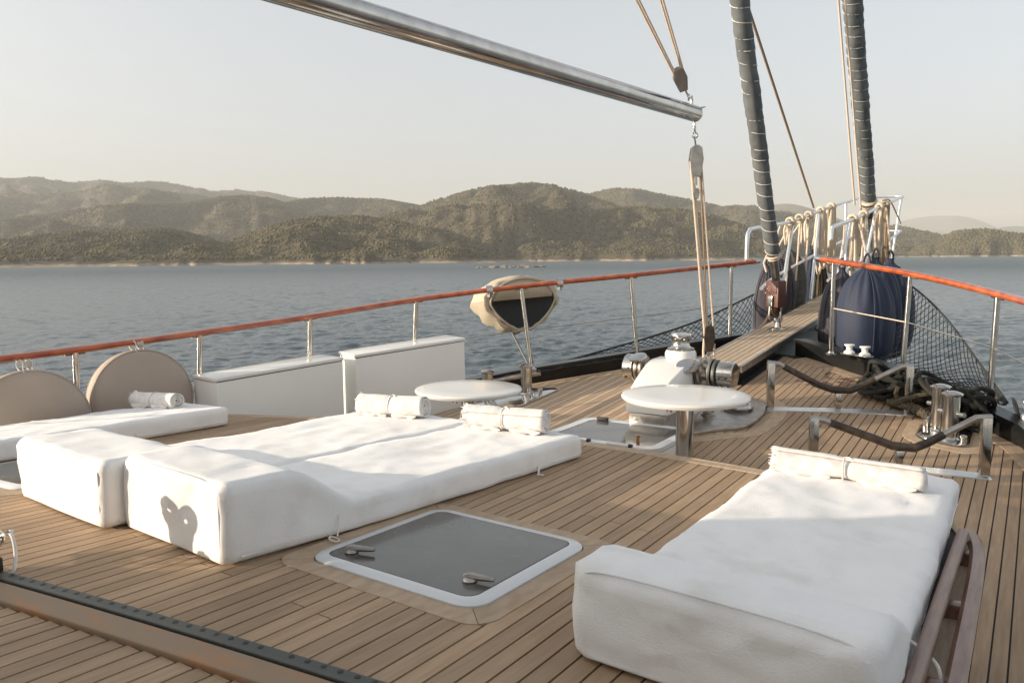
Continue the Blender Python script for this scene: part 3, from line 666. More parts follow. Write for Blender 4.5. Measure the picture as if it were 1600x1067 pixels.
# ---------------------------------------------------------------- rolled towels
def towel(a, b, R_, label, seed, turns=4.2, flat=1., ends=True, flap=0.):
    a = Vector(a); b = Vector(b); ax = (b-a); Lg = ax.length; ax.normalize(); side = Vector((0, 0, 1)).cross(ax).normalized(); up = Vector((0, 0, 1))
    t = thing('rolled_towel', tuple((a+b)/2), label, 'towel', 'rolled white towels on the sun mattresses')
    mid = lambda s: a+ax*(Lg*s)+up*(R_*flat*.96)
    mb = MB(); vs = []; fs = []; n = int(turns*22); NS = 22
    for i in range(NS+1):
        s = i/NS; c_ = mid(s)
        pinch = 1-.13*math.exp(-((s-.48)/.035)**2)
        for k in range(n+1):
            th = 2*PI*turns*k/n; r = R_*(.14+.86*k/n)
            wob = 1+.05*noise.noise(Vector((s*4+seed, th*.5, k/n*3)))+.03*noise.noise(Vector((s*14, th*1.7, seed)))
            rr_ = r*wob*(pinch if k/n > .7 else 1); off = .004*math.sin(k*.4+seed)+(.012*noise.noise(Vector((k*.05, seed, 1))))*(1 if i in (0, NS) else 0)
            ph = th+seed; x_, z_ = math.cos(ph)*rr_*(1+.5*(1-flat)), math.sin(ph)*rr_*flat
            if z_ < -R_*flat*.86: z_ = -R_*flat*.86
            vs.append(c_+side*x_+up*z_+ax*off)
    w = n+1
    for i in range(NS):
        for k in range(n): fs.append((i*w+k, i*w+k+1, (i+1)*w+k+1, (i+1)*w+k))
    mb.add(vs, fs); me = bpy.data.meshes.new('roll'); me.from_pydata([tuple(v) for v in vs], [], fs); me.update(); me.shade_smooth()
    o = link('roll', me, M['towel'], t); sm = o.modifiers.new('thickness', 'SOLIDIFY'); sm.thickness = .007; sm.offset = 0
    # soft folds lying along the base
    for q in range(2):
        mb = MB(); s0 = .05+.50*q+.05*math.sin(seed+q); pts = []
        for j in range(12):
            s = s0+.034*j; pts.append(a+ax*(Lg*s)-side*(R_*(.72+.10*math.sin(j*.6+q)))+up*(.013+.004*math.sin(j*1.1+q)))
        mb.tube(pts, [.004, .012, .016, .018, .017, .019, .017, .015, .016, .014, .01, .004], 7); mb.build('fold', M['towel'], t)
    # cord tied round the middle
    mb = MB(); c_ = mid(.48); pts = [c_+side*(math.cos(2*PI*i/20)*R_*.93*(1+.5*(1-flat)))+up*(max(-R_*flat*.86, math.sin(2*PI*i/20)*R_*.93*flat)) for i in range(20)]
    mb.tube(pts, .004, 5, closed=True); mb.tube([c_+up*R_*flat*.95, c_+up*(R_*flat*.95+.006)+ax*.02-side*.008, c_+up*(R_*flat*.9)+ax*.04-side*.03], .003, 5); mb.build('tie_cord', M['towel'], t)
    # fringe at the aft-port end
    mb = MB(); rf = random.Random(int(seed*10))
    for i in range(80):
        an = rf.random()*2*PI; rr_ = R_*(.5+.55*rf.random()); p_ = a+ax*(.012*rf.random())+up*(R_*flat*.96)+side*math.cos(an)*rr_*(1+.5*(1-flat))+up*math.sin(an)*rr_*flat
        if p_.z < a.z: p_.z = a.z+.005
        d = (-ax+side*(rf.random()-.5)*.8+up*(rf.random()-.5)*.8).normalized(); l = .012+.014*rf.random()
        mb.tube([p_, p_+d*l*.5+up*.003, p_+d*l], [.0028, .0022, .001], 4, caps=False)
    mb.build('fringe', M['towel'], t, kind='stuff')
    return t
def onm(X, Y, h=.137): return (X, Y, roofz(X, Y)+h)
towel(onm(-.10, 3.60), onm(.375, 3.70), .068, 'rolled towel nearer the smoked hatch, its spiral end facing right', 1.3)
towel(onm(-.92, 3.60), onm(-.48, 3.70), .068, 'rolled towel on the middle mattress in front of the round table', 2.6)
towel(onm(-2.88, 3.28), onm(-2.37, 3.28), .056, 'rolled towel on the far left mattress in front of the white locker', 4.1)
towel(onm(1.60, 3.74), onm(2.235, 3.80), .066, 'long flattened towel lying across the right-hand mattress', 5.7, flat=.78, turns=3.4)
# ---------------------------------------------------------------- deck hatches
def scalez(f, d): return lambda X, Y: f(X, Y)+d
def hatch(rect, label, zf, latches=True, marg=None, skew=0.):
    x0, x1, y0, y1 = rect; t = thing('deck_hatch', ((x0+x1)/2, (y0+y1)/2, zf((x0+x1)/2, (y0+y1)/2)), label, 'hatch')
    rr_ = lambda q, r: [(x, y) for x, y in rrect(x0+q, x1-q, y0+q, y1-q, r)]
    if marg:
        # teak margin in four mitred boards
        o_ = rr_(-marg, .07+marg*.3); i_ = rr_(-.004, .085); n = len(o_)
        seg = [(3, 10), (10, 17), (17, 24), (24, 31)]
        for s0, s1 in seg:
            ids = [q % n for q in range(s0, s1+1)]
            mb = MB(); poly = [o_[q] for q in ids]+[i_[q] for q in ids[::-1]]
            # shorten slightly at the mitres
            c_ = Vector((sum(p[0] for p in poly)/len(poly), sum(p[1] for p in poly)/len(poly)))
            poly = [tuple(c_+(Vector(p)-c_)*.996) for p in poly]
            nn = len(ids); vs = [(x, y, zf(x, y)+.0088) for x, y in poly]+[(x, y, zf(x, y)-.003) for x, y in poly]
            fs = [(i, i+1, 2*nn-2-i, 2*nn-1-i) for i in range(nn-1)]+[(i, (i+1) % (2*nn), 2*nn+(i+1) % (2*nn), 2*nn+i) for i in range(2*nn)]
            mb.add(vs, fs); mb.build('margin_board', M['teak_margin'], t, smooth=False)
    mb = MB(); o1 = rr_(0, .085); o2 = rr_(.008, .08); o3 = rr_(.045, .05)
    n = len(o1); vs = [(x, y, zf(x, y)) for x, y in o1]+[(x, y, zf(x, y)+.013) for x, y in o1]+[(x, y, zf(x, y)+.020) for x, y in o2]+[(x, y, zf(x, y)+.024) for x, y in o3]+[(x, y, zf(x, y)+.018) for x, y in o3]
    fs = []
    for j in range(4): fs += [(j*n+i, j*n+(i+1) % n, (j+1)*n+(i+1) % n, (j+1)*n+i) for i in range(n)]
    mb.add(vs, fs); mb.build('frame', M['alu'], t)
    mb = MB(); mb.prism(rr_(.0455, .0495), scalez(zf, .012), scalez(zf, .0215)); mb.build('seal', M['blackmatt'], t, smooth=False)
    mb = MB(); mb.prism(rr_(.050, .046), scalez(zf, .012), scalez(zf, .0235)); mb.build('glass_pane', M['glass'], t, smooth=False)
    if latches:
        for (lx, ly, an) in latches:
            mb = MB(); z = zf(lx, ly)+.0235; rt = Matrix.Rotation(rad(an), 3, 'Z')
            mb.lathe([(.024, 0), (.026, .006), (.02, .014), (.008, .018)], (lx, ly, z), n=14)
            mb.tube([V(lx, ly, z+.014)-rt @ V(.02, 0, 0), V(lx, ly, z+.018), V(lx, ly, z+.016)+rt @ V(.05, 0, 0), V(lx, ly, z+.014)+rt @ V(.085, 0, 0)], [.010, .014, .011, .007], 8)
            mb.build('latch', M['steel_dull'], t)
    return t
HR_ = (.482, 1.222, 1.862, 2.612)
hatch(HR_, 'square smoked-glass deck hatch with white frame between the mattresses', roofz, [(.60, 1.975, 25), (1.09, 2.02, 15)], marg=.085)
hatch((-2.09, -1.335, 1.745, 2.50), 'white-framed hatch mostly hidden behind the middle mattress, only its corner showing', roofz, [(-1.95, 1.86, 20)], marg=.085)
# raised forehatch in front of the windlass
fh = thing('forehatch', (.165, 5.05, -.27), 'raised white forehatch with mirror-like smoked glass in front of the windlass', 'hatch')
x0, x1, y0, y1 = -.27, .60, 4.68, 5.42; ztop = -.135
mb = MB(); mb.prism(rrect(x0, x1, y0, y1, .09), lambda X, Y: deckz(X, Y), lambda X, Y: ztop-.035); mb.build('coaming', M['gel'], fh, bevel=.004)
mb = MB(); mb.prism(rrect(x0+.006, x1-.006, y0+.006, y1-.006, .09), ztop-.035, ztop-.028); mb.build('seal', M['blackmatt'], fh, smooth=False)
mb = MB(); mb.ring(rrect(x0-.004, x1+.004, y0-.004, y1+.004, .1), rrect(x0+.065, x1-.065, y0+.065, y1-.065, .06), ztop-.028, ztop); mb.build('frame', M['alu'], fh)
mb = MB(); mb.prism(rrect(x0+.066, x1-.066, y0+.066, y1-.066, .059), ztop-.02, ztop-.003); mb.build('glass_pane', M['glass'], fh, smooth=False)
for hx in (.02, .33):
    mb = MB(); mb.tube([(hx-.08, y0+.005, ztop+.004), (hx+.08, y0+.005, ztop+.004)], .013, 10); mb.build('hinge', M['alu'], fh)
    mb = MB(); mb.tube([(hx+.08, y0+.005, ztop+.004), (hx+.105, y0+.005, ztop+.004)], .0135, 10); mb.build('hinge_cap', M['blackmatt'], fh)
mb = MB(); mb.box((-.12, y1-.07, ztop+.012), (.09, .03, .024)); mb.build('latch', M['blackmatt'], fh, bevel=.004)
mb = MB(); mb.lathe([(.03, 0), (.012, .006), (.01, .04), (.018, .046), (.0, .05)], (.40, y0+.17, ztop-.003), n=12); mb.build('knob', M['brass'], fh)
# ---------------------------------------------------------------- round tables
def table(X, Y, zt, R_, hfoot, label):
    zb = deckz(X, Y); t = thing('deck_table', (X, Y, zb), label, 'table', 'round white pedestal tables on the foredeck')
    mb = MB(); e = .013; prof = [(R_-.05, -.030), (R_-.012, -.026), (R_-.003, -.016), (R_, -.006), (R_-.005, .003), (R_-.018, .0068), (R_*.6, .0066), (.01, .0064)]
    mb.lathe(prof, (X, Y, zt), n=72); mb.build('table_top', M['gel'], t)
    mb = MB(); mb.lathe([(.085, zb), (.085, zb+.012), (.054, zb+.02), (.053, zt-.09), (.057, zt-.088), (.057, zt-.062), (.05, zt-.06), (.05, zt-.03)], (X, Y, 0), n=28); mb.build('pedestal', M['steel'], t)
    mb = MB(); torus(mb, (X, Y, zt-.062), .0565, .006, (0, 0, 1), 28, 8); mb.build('collar', M['brass'], t)
    mb = MB(); d = V(-.80, -.6, 0); p = V(X, Y, zt-.075)+d*.055; mb.tube([p, p+d*.045], .008, 8); mb.lathe([(.006, 0), (.02, .008), (.02, .018), (.008, .024)], p+d*.04, d, 10); mb.tube([p+d*.03+V(0, 0, -.03), p+d*.03+V(0, 0, .04)], .006, 7); mb.build('clamp_knob', M['brass'], t)
    return t
table(-.668, 4.387, .2, .372, 0, 'round white table on the left, behind the towels, with grey reflections')
table(.875, 4.47, .28, .378, 0, 'larger-looking round white table in front of the windlass on a thick steel pedestal')
# ---------------------------------------------------------------- windlass
WX = CL+.085
wl = thing('windlass', (WX, 5.9, deckz(WX, 5.9)), 'white anchor windlass with steel capstan on top and drums on both sides', 'windlass')
zb = -.235
mb = MB(); mb.box((.215, 5.62, -.145), (.30, .42, .17)); mb.build('gearbox', M['steel_dull'], wl, bevel=.03)
mb = MB()
sec = [(5.40, .22, -.06, .07), (5.41, .23, -.06, .115), (5.55, .25, -.06, .185), (5.76, .29, -.06, .262), (5.90, .32, -.06, .285), (6.08, .32, -.06, .288), (6.16, .18, -.06, .25), (6.2, .16, -.06, .1)]
vs = []; fs = []
for (y, w_, z0_, z1_) in sec:
    hw = w_/2+.05; c_ = .035
    vs += [(WX-hw, y, z0_), (WX-hw, y, z1_-c_*1.6), (WX-hw+c_, y, z1_), (WX+hw-c_, y, z1_), (WX+hw, y, z1_-c_*1.6), (WX+hw, y, z0_)]
for i in range(len(sec)-1):
    for j in range(6): a = i*6; fs.append((a+j, a+(j+1) % 6, a+6+(j+1) % 6, a+6+j))
fs += [tuple(range(6)), tuple(len(sec)*6-6+j for j in range(6))]
mb.add(vs, fs); mb.build('housing', M['gel'], wl, bevel=.012)
mb = MB(); mb.lathe([(.125, .25), (.125, .325), (.118, .342), (.11, .35)], (WX, 6.08, 0), n=32); mb.build('turret', M['gel'], wl)
mb = MB(); mb.lathe([(.108, .348), (.108, .364), (.08, .376), (.072, .39), (.072, .45), (.078, .46), (.088, .47), (.086, .48), (.05, .487), (.01, .489)], (WX, 6.08, 0), n=32); mb.build('capstan', M['steel'], wl)
mb = MB(); mb.box((WX, 6.0, -.20), (.30, .5, .12)); mb.build('pedestal', M['gel'], wl, bevel=.01)
def drumset(sgn):
    y, z = 5.93, .20; ax = (sgn, 0, 0); o = V(WX, y, z)
    if sgn > 0:
        mb = MB(); mb.lathe([(.05, .12), (.05, .47)], o, ax, 20); mb.build('shaft', M['steel_dull'], wl)
        mb = MB(); mb.lathe([(.115, .23), (.12, .238), (.12, .25), (.088, .262), (.075, .28), (.088, .298), (.12, .31), (.12, .322), (.115, .33)], o, ax, 30); 
        for i in range(8):
            an = 2*PI*i/8; mb.box(o+V(.28, math.cos(an)*.088, math.sin(an)*.088), (.036, .03, .03))
        mb.build('gypsy', M['steel_dull'], wl)
        mb = MB(); mb.lathe([(.105, .34), (.108, .345), (.108, .362), (.1, .366)], o, ax, 30); mb.build('clutch_disc', M['track'], wl)
        mb = MB(); mb.lathe([(.09, .372), (.097, .378), (.097, .425), (.094, .428), (.094, .431), (.097, .434), (.097, .49), (.09, .498), (.03, .5)], o, ax, 36)
        for an in (.9, 1.5, 2.4): pass
        mb.build('drum', M['steel'], wl)
        mb = MB()
        for xx, an in ((.405, 1.75), (.455, 1.75), (.405, 2.8), (.455, 2.8)):
            d = V(0, -math.sin(an), math.cos(an)); mb.lathe([(.011, 0), (.011, .003)], o+V(xx, 0, 0)+d*.0965, d, 10)
        mb.build('socket', M['blackmatt'], wl)
        mb = MB(); mb.lathe([(.085, 0), (.09, .006), (.088, .018), (.06, .022), (.01, .024)], (WX+.17, 5.80, .255), (.1, -.45, .9), 28); mb.build('cap', M['steel'], wl)
        mb = MB(); mb.tube([(WX+.17, 5.82, .25), (WX+.18, 5.84, .1), (WX+.19, 5.85, .02)], .035, 12); mb.build('bracket', M['steel_dull'], wl)
    else:
        mb = MB(); mb.lathe([(.045, .12), (.045, .36)], o, ax, 20); mb.build('shaft', M['steel_dull'], wl)
        mb = MB(); mb.lathe([(.09, .235), (.11, .24), (.11, .256), (.085, .268), (.085, .28), (.11, .29), (.11, .30)], o, ax, 30); mb.build('gypsy', M['steel_dull'], wl)
        mb = MB(); mb.lathe([(.1, .31), (.112, .316), (.112, .395), (.106, .402), (.03, .404)], o, ax, 36); mb.build('drum', M['steel'], wl)
        mb = MB(); mb.lathe([(.07, 0), (.075, .006), (.072, .016), (.05, .02), (.01, .022)], (WX-.27, 5.85, .29), (-.1, -.35, .9), 28); mb.build('cap', M['steel'], wl)
        mb = MB()
        for xx, an in ((.34, 1.5), (.37, 2.2)):
            d = V(0, -math.sin(an), math.cos(an)); mb.lathe([(.011, 0), (.011, .003)], o+V(-xx, 0, 0)+d*.111, d, 10)
        mb.build('socket', M['blackmatt'], wl)
drumset(1); drumset(-1)
# steel foundation plate with chain ring, starboard of the windlass
cp = thing('chain_plate', (.5, 6.2, deckz(.5, 6.2)), 'thick steel deck plate with a ring and a chain pipe beside the windlass', 'deck fitting')
poly = [(.34, 5.55), (.50, 5.58), (.63, 5.76), (.79, 5.93), (.82, 6.25), (.77, 6.55), (.66, 6.72), (.5, 6.78), (.34, 6.7)]
dp = lambda d: (lambda X, Y: deckz(X, Y)+d)
mb = MB(); mb.prism([tuple(p)[:2] for p in spline([(a_, b_, 0) for a_, b_ in poly], 4)], dp(.004), dp(.034)); mb.build('plate', M['steel_dull'], cp, bevel=.004)
mb = MB(); c_ = (.585, 6.38, deckz(.585, 6.38)); torus(mb, (c_[0], c_[1], c_[2]+.052), .115, .02, (0, 0, 1), 30, 8); mb.build('ring', M['steel'], cp)
mb = MB(); mb.lathe([(.095, 0), (.095, .003)], (c_[0], c_[1], c_[2]+.034), n=26); mb.build('opening', M['blackmatt'], cp)
mb = MB(); mb.lathe([(.06, .03), (.062, .04), (.045, .05), (.043, .22), (.02, .23)], (.44, 6.10, deckz(.44, 6.1)), n=22); mb.build('chain_pipe', M['steel_dull'], cp)
mb = MB(); mb.lathe([(.03, .03), (.028, .15), (.035, .16), (.01, .17)], (.36, 5.78, deckz(.36, 5.78)), n=16); mb.tube([(.30, 5.62, -.06), (.36, 5.62, -.075)], .014, 8); mb.build('brake_handle', M['steel_dull'], cp)
mb = MB(); d0 = deckz(.55, 6.42); mb.tube(spline([(.56, 6.30, d0+.1), (.60, 6.33, d0+.12), (.60, 6.40, d0+.06)], 4), .012, 8); mb.build('pawl', M['steel'], cp)
# teak margin curving round the foundation plate
mb = MB(); oo = spline([(.30, 5.38, 0), (.54, 5.42, 0), (.74, 5.62, 0), (.93, 5.85, 0), (.97, 6.3, 0), (.90, 6.7, 0), (.7, 6.95, 0)], 5); ii = spline([(.32, 5.50, 0), (.51, 5.53, 0), (.66, 5.72, 0), (.83, 5.90, 0), (.87, 6.27, 0), (.81, 6.6, 0), (.66, 6.8, 0)], 5)
mb.prism([tuple(p)[:2] for p in oo]+[tuple(p)[:2] for p in ii[::-1]], dp(-.002), dp(.0095)); mb.build('margin_board', M['teak_margin'], cp, smooth=False)
# ---------------------------------------------------------------- V-shaped steel cradles
def cradle(A, Bm, B, ht, hb, hm, label):
    A = Vector((A[0], A[1], 0)); B = Vector((B[0], B[1], 0)); Mm = Vector((Bm[0], Bm[1], 0))
    t = thing('steel_cradle', ((A+B)/2)[:2]+(deckz(*((A+B)/2)[:2]),), label, 'cradle', 'steel cradles with sagging leather-bound bars')
    ax = (B-A).normalized(); sd_ = V(ax.y, -ax.x, 0)
    P = lambda p, h: V(p.x, p.y, deckz(p.x, p.y)+h)
    # foot plate
    mb = MB(); n = 8; vs = []
    for i in range(n+1):
        q = A-ax*.035+(B-A+ax*.07)*(i/n)
        for s_, h in ((-.055, .006), (.055, .006), (.055, .014), (-.055, .014)): r_ = q+sd_*s_; vs.append((r_.x, r_.y, deckz(r_.x, r_.y)+h))
    fs = [(4*i+j, 4*i+(j+1) % 4, 4*i+4+(j+1) % 4, 4*i+4+j) for i in range(n) for j in range(4)]+[(0, 1, 2, 3), (4*n, 4*n+1, 4*n+2, 4*n+3)]
    mb.add(vs, fs); mb.build('foot_plate', M['pulpit'], t, smooth=False)
    rt = Matrix.Rotation(math.atan2(ax.y, ax.x), 3, 'Z')
    for p, h in ((A, ht), (B, hb), (Mm, hm)):
        z0 = deckz(p.x, p.y)+.012; mb = MB(); wd = .062 if p is not Mm else .05
        mb.box((p.x, p.y, z0+(h-.012)/2), (wd, .05, h-.012), rt); mb.build('post', M['steel'], t, bevel=.012)
    # sagging bar: high at the ends, low in the middle
    pts = [P(A, ht)-ax*.03, P(A+ax*.06, ht-.01), P(A+(Mm-A)*.72, hm+.06), P(A+(Mm-A)*.92, hm+.025), P(Mm+(B-Mm)*.18, hm+.022), P(Mm+(B-Mm)*.32, hm+.06), P(B-ax*.06, hb-.01), P(B, hb)+ax*.03]
    mb = MB(); mb.tube(pts, .022, 10); mb.build('bar', M['steel_dull'], t)
    mb = MB(); a_, b_ = pts[1], pts[-2]
    pp = [pts[1]+(pts[2]-pts[1])*.12]+pts[2:6]+[pts[5]+(pts[6]-pts[5])*.35]
    mb.tube(pp, [.026, .028, .029, .029, .028, .026], 10); mb.build('leather_sleeve', M['leather'], t)
    return t
cradle((.802, 6.556), (1.277, 6.80), (1.765, 7.045), .395, .40, .155, 'polished steel cradle with sagging bar, the farther one beside the coiled rope')
cradle((1.39, 5.48), (1.884, 5.69), (2.362, 5.90), .30, .40, .13, 'polished steel cradle with sagging bar, the nearer one behind the flattened towel')
# ---------------------------------------------------------------- bitts and dark mooring rope
def bitts(P1, P2, h, r, plate, label, pins=True):
    zc = deckz(*P1); t = thing('mooring_bitts', ((P1[0]+P2[0])/2, (P1[1]+P2[1])/2, zc), label, 'bitts', 'paired steel mooring bitts')
    mb = MB(); mb.prism([tuple(p)[:2] for p in plate], dp(.006), dp(.026)); mb.build('base_plate', M['steel'], t, bevel=.004)
    for P in (P1, P2):
        z = deckz(*P)+.02; mb = MB(); mb.lathe([(r+.012, 0), (r, .015), (r, h-.03), (r*1.28, h-.022), (r*1.3, h-.012), (r*.9, h), (r*.3, h+.008), (.003, h+.01)], (P[0], P[1], z), n=30); mb.build('post', M['steel'], t)
        if pins:
            mb = MB(); d = V(.8, -.6, 0); c_ = V(P[0], P[1], z+h*.55); mb.tube([c_-d*(r+.05), c_+d*(r+.055)], .017, 10); mb.build('cross_pin', M['steel'], t)
    return t
sbp = [(1.80, 6.98), (1.80, 6.88), (1.88, 6.72), (1.99, 6.48), (2.09, 6.40), (2.22, 6.42), (2.30, 6.55), (2.29, 6.75), (2.20, 6.92), (2.05, 7.06), (1.9, 7.08)]
sb = bitts((2.02, 6.72), (2.11, 6.56), .345, .058, rrect(1.90, 2.24, 6.42, 6.90, .1), 'tall pair of polished steel bitts in front of the dark rope on the right')
mb = MB(); 
for (a_, b_) in ((2.2, 6.5), (1.94, 6.84), (1.93, 6.72)): mb.lathe([(.022, .02), (.022, .06), (.026, .075), (.01, .085)], (a_, b_, deckz(a_, b_)), n=14)
mb.build('bolt', M['steel'], sb)
mb = MB(); mb.ring(rrect(1.80, 2.36, 6.30, 7.0, .2), rrect(1.885, 2.255, 6.405, 6.915, .12), dp(-.002), dp(.0098)); mb.build('margin_board', M['teak_margin'], sb, smooth=False)
# port bitts standing against the bulwark, with chock
pbt = bitts((-1.86, 6.30), (-1.55, 6.52), .29, .055, rrect(-1.98, -1.28, 6.0, 6.75, .12), 'pair of steel bitts with flat caps beyond the left table', pins=False)
mb = MB(); mb.tube([(pbx(y)+.035, y, deckz(pbx(y), y)+.115) for y in (6.15, 6.4, 6.65, 6.85, 7.0, 7.12)], .034, 12); mb.build('fairlead_bar', M['steel_dull'], pbt)
mb = MB()
for (a_, b_) in ((-1.33, 6.42), (-1.36, 6.3)): mb.lathe([(.02, .02), (.02, .07), (.026, .085), (.01, .095)], (a_, b_, deckz(a_, b_)), n=14)
mb.build('bolt', M['steel'], pbt)
def heap(name, label, parts, cat='rope'):
    t = thing(name, (parts[0][0][0], parts[0][0][1], deckz(parts[0][0][0], parts[0][0][1])), label, cat)
    for (c_, R_, r, n, mname, seed, hgt) in parts:
        rr_ = random.Random(seed)
        for q in range(n):
            R2 = R_*(.6+.55*rr_.random()); tx, ty = (rr_.random()-.5)*hgt*2.2, (rr_.random()-.5)*hgt*2.2; cx_ = c_[0]+(rr_.random()-.5)*R_*.9; cy_ = c_[1]+(rr_.random()-.5)*R_*.7; ph = rr_.random()*6; el = .6+.6*rr_.random()
            pts = []; m_ = 11
            zmin = 9; raw = []
            for i in range(m_):
                th = 2*PI*i/m_; k = 1+.18*noise.noise(Vector((math.cos(th)*1.3, math.sin(th)*1.3, seed+q)))
                dx, dy = R2*k*math.cos(th), R2*k*el*math.sin(th); X = cx_+dx*math.cos(ph)-dy*math.sin(ph); Y = cy_+dx*math.sin(ph)+dy*math.cos(ph); raw.append((X, Y, tx*dx+ty*dy))
            zmin = min(p[2] for p in raw)
            for (X, Y, z) in raw: pts.append((X, Y, deckz(X, Y)+r+.012+(z-zmin)+.022*q*(.3+rr_.random()*.5)*(1 if hgt < .5 else .5)))
            mb = MB(); mb.tube(spline(pts, 3, closed=True), r, 7, closed=True); mb.build('strand', M[mname], t)
    return t
heap('rope_coil', 'heap of thick dark and olive mooring rope on the starboard foredeck', [((1.62, 7.36), .22, .021, 9, 'ropedark', 3, .35), ((1.80, 7.22), .15, .021, 7, 'ropeolive', 9, .5), ((1.52, 7.48), .15, .020, 6, 'ropedark', 5, .8), ((1.74, 7.42), .13, .019, 5, 'ropeolive', 8, .9)])
heap('rope_coil', 'black rope coil standing upright behind the tall right-hand bitts', [((2.20, 7.02), .15, .020, 9, 'ropedark', 13, 1.0), ((2.05, 7.16), .17, .020, 6, 'ropedark', 21, .7)])
# braided end of the olive rope lying towards the bitts
mb = MB()
for j in range(3):
    pts = []
    for i in range(26):
        s = i/25; a_ = 2*PI*(s*5+j/3); X = 1.62+.36*s+.02*math.cos(a_); Y = 7.15-.30*s+.02*math.cos(a_); pts.append((X, Y, deckz(X, Y)+.05+.02*math.sin(a_)+.03*math.sin(PI*s)))
    mb.tube(pts, .021, 7)
o = mb.build('braided_rope', M['ropeolive']); tag(o, 'thick braided olive rope end lying just left of the tall bitts', 'rope')
# fairlead rollers and winch on the starboard bulwark cap
def capz(X, Y): return deckz(X, Y)+BH
t = thing('fairlead', (1.12, 8.24, capz(1.0, 8.2)), 'pair of small white fairlead rollers on the black bulwark near the fender', 'fairlead')
mb = MB(); mb.box((1.17, 8.16, capz(1.13, 8.17)+.006), (.34, .09, .012), Matrix.Rotation(rad(-37), 3, 'Z')); mb.build('base_plate', M['steel_dull'], t, bevel=.004)
for (a_, b_) in ((1.09, 8.23), (1.25, 8.11)):
    mb = MB(); mb.lathe([(.05, .01), (.052, .025), (.028, .045), (.028, .07), (.05, .092), (.045, .1)], (a_, b_, capz(1.13, 8.17)), n=22); mb.build('roller', M['white'], t)
t = thing('cap_winch', (2.62, 6.93, capz(2.55, 6.85)), 'white deck winch on the bulwark at the right edge of the photo', 'winch')
mb = MB(); mb.lathe([(.085, .0), (.085, .03), (.06, .045), (.052, .10), (.075, .13), (.07, .142)], (2.62, 6.93, capz(2.55, 6.85)), n=28); mb.build('drum', M['white'], t)
mb = MB(); mb.lathe([(.018, .142), (.018, .17), (.006, .175)], (2.62, 6.93, capz(2.55, 6.85)), n=12); mb.build('spindle', M['white'], t)
mb = MB(); mb.lathe([(.075, 0), (.075, .006)], (2.50, 6.98, capz(2.5, 6.9)+.07), (1, .3, .3), 20); mb.build('side_disc', M['steel_dull'], t)
# ---------------------------------------------------------------- guard rails
def guardrail(side, label, pts, posts, lines, seam=None):
    t = thing('guard_rail', posts[0][0], label, 'guard rail')
    sp = spline(pts, 8); k = len(sp)
    mb = MB(); vs = []; fs = []; n = 10
    for i, p in enumerate(sp):
        tg = (sp[min(i+1, k-1)]-sp[max(i-1, 0)]).normalized(); x = tg.cross(V(0, 0, 1)).normalized(); y = x.cross(tg)
        for j in range(n):
            an = 2*PI*j/n; vs.append(p+x*(.040*math.cos(an))+y*(.027*math.sin(an)))
    fs = [(i*n+j, i*n+(j+1) % n, (i+1)*n+(j+1) % n, (i+1)*n+j) for i in range(k-1) for j in range(n)]+[tuple(range(n)), tuple((k-1)*n+j for j in range(n))]
    mb.add(vs, fs); mb.build('cap_rail', M['varnish'], t)
    e0, e1 = sp[-2], sp[-1]; d = (e1-e0).normalized(); mb = MB(); mb.tube([e1-d*.03, e1+d*.06], .036, 14); mb.build('end_ferrule', M['steel'], t)
    for (foot, head) in posts:
        foot = Vector(foot); head = Vector(head); mb = MB(); mb.tube([foot+(head-foot)*.0, head-V(0, 0, .02)], .0215, 14); mb.lathe([(.05, -.002), (.05, .008), (.03, .016), (.026, .03)], foot, n=16); mb.build('stanchion', M['steel'], t)
        # saddle under the rail
        mb = MB(); i = min(range(k), key=lambda q: (sp[q]-head).length); tg = (sp[min(i+1, k-1)]-sp[max(i-1, 0)]).normalized()
        mb.tube([head-tg*.07-V(0, 0, .03), head+tg*.07-V(0, 0, .03)], .009, 6); mb.build('saddle', M['steel_dull'], t)
    for (a_, b_, r, mname) in lines:
        mb = MB(); mb.tube([a_, b_], r, 6); mb.build('lifeline', M[mname], t)
    return t
def foot(side, X, Y, dz=.0):
    return (X, Y, deckz(X, Y)+BH+dz)
P_heads = [(-.30, 8.86, 1.008), (-.97, 7.66, .909), (-1.83, 6.87, .808), (-2.60, 6.12, .69), (-2.95, 5.04, .578), (-3.10, 3.99, .51), (-3.20, 3.03, .462), (-3.26, 2.0, .44), (-3.28, .6, .44)]
P_feet = [(-.30, 8.85, .14), (-.905, 7.69, .058), (-1.74, 6.93, -.055), (-2.66, 6.12, -.20), (-3.0, 5.04, -.30), (-3.17, 3.99, -.38), (-3.24, 3.03, -.44), (-3.3, 2.0, -.47), (-3.32, .6, -.5)]
prl = [(p[0], p[1], p[2]) for p in P_heads[::-1]]+[(-.12, 9.12, 1.035)]
lines = []
for i in range(2): 
    a_, b_ = Vector(P_feet[i]).lerp(Vector(P_heads[i]), .48), Vector(P_feet[i+1]).lerp(Vector(P_heads[i+1]), .48); lines.append((a_, b_, .005, 'steel_dull'))
lines.append((Vector(P_feet[2]).lerp(Vector(P_heads[2]), .48), Vector(P_feet[3]).lerp(Vector(P_heads[3]), .48), .005, 'steel_dull'))
gr = guardrail('p', 'long port guard rail with varnished cap on steel stanchions, left side of the deck', prl, list(zip(P_feet, P_heads)), lines)
S_heads = [(.98, 7.93, 1.045), (1.665, 7.66, .935), (2.34, 7.1, .795), (2.80, 6.1, .70), (3.15, 5.0, .60), (3.35, 3.9, .52), (3.42, 2.6, .46), (3.45, 1.2, .45)]
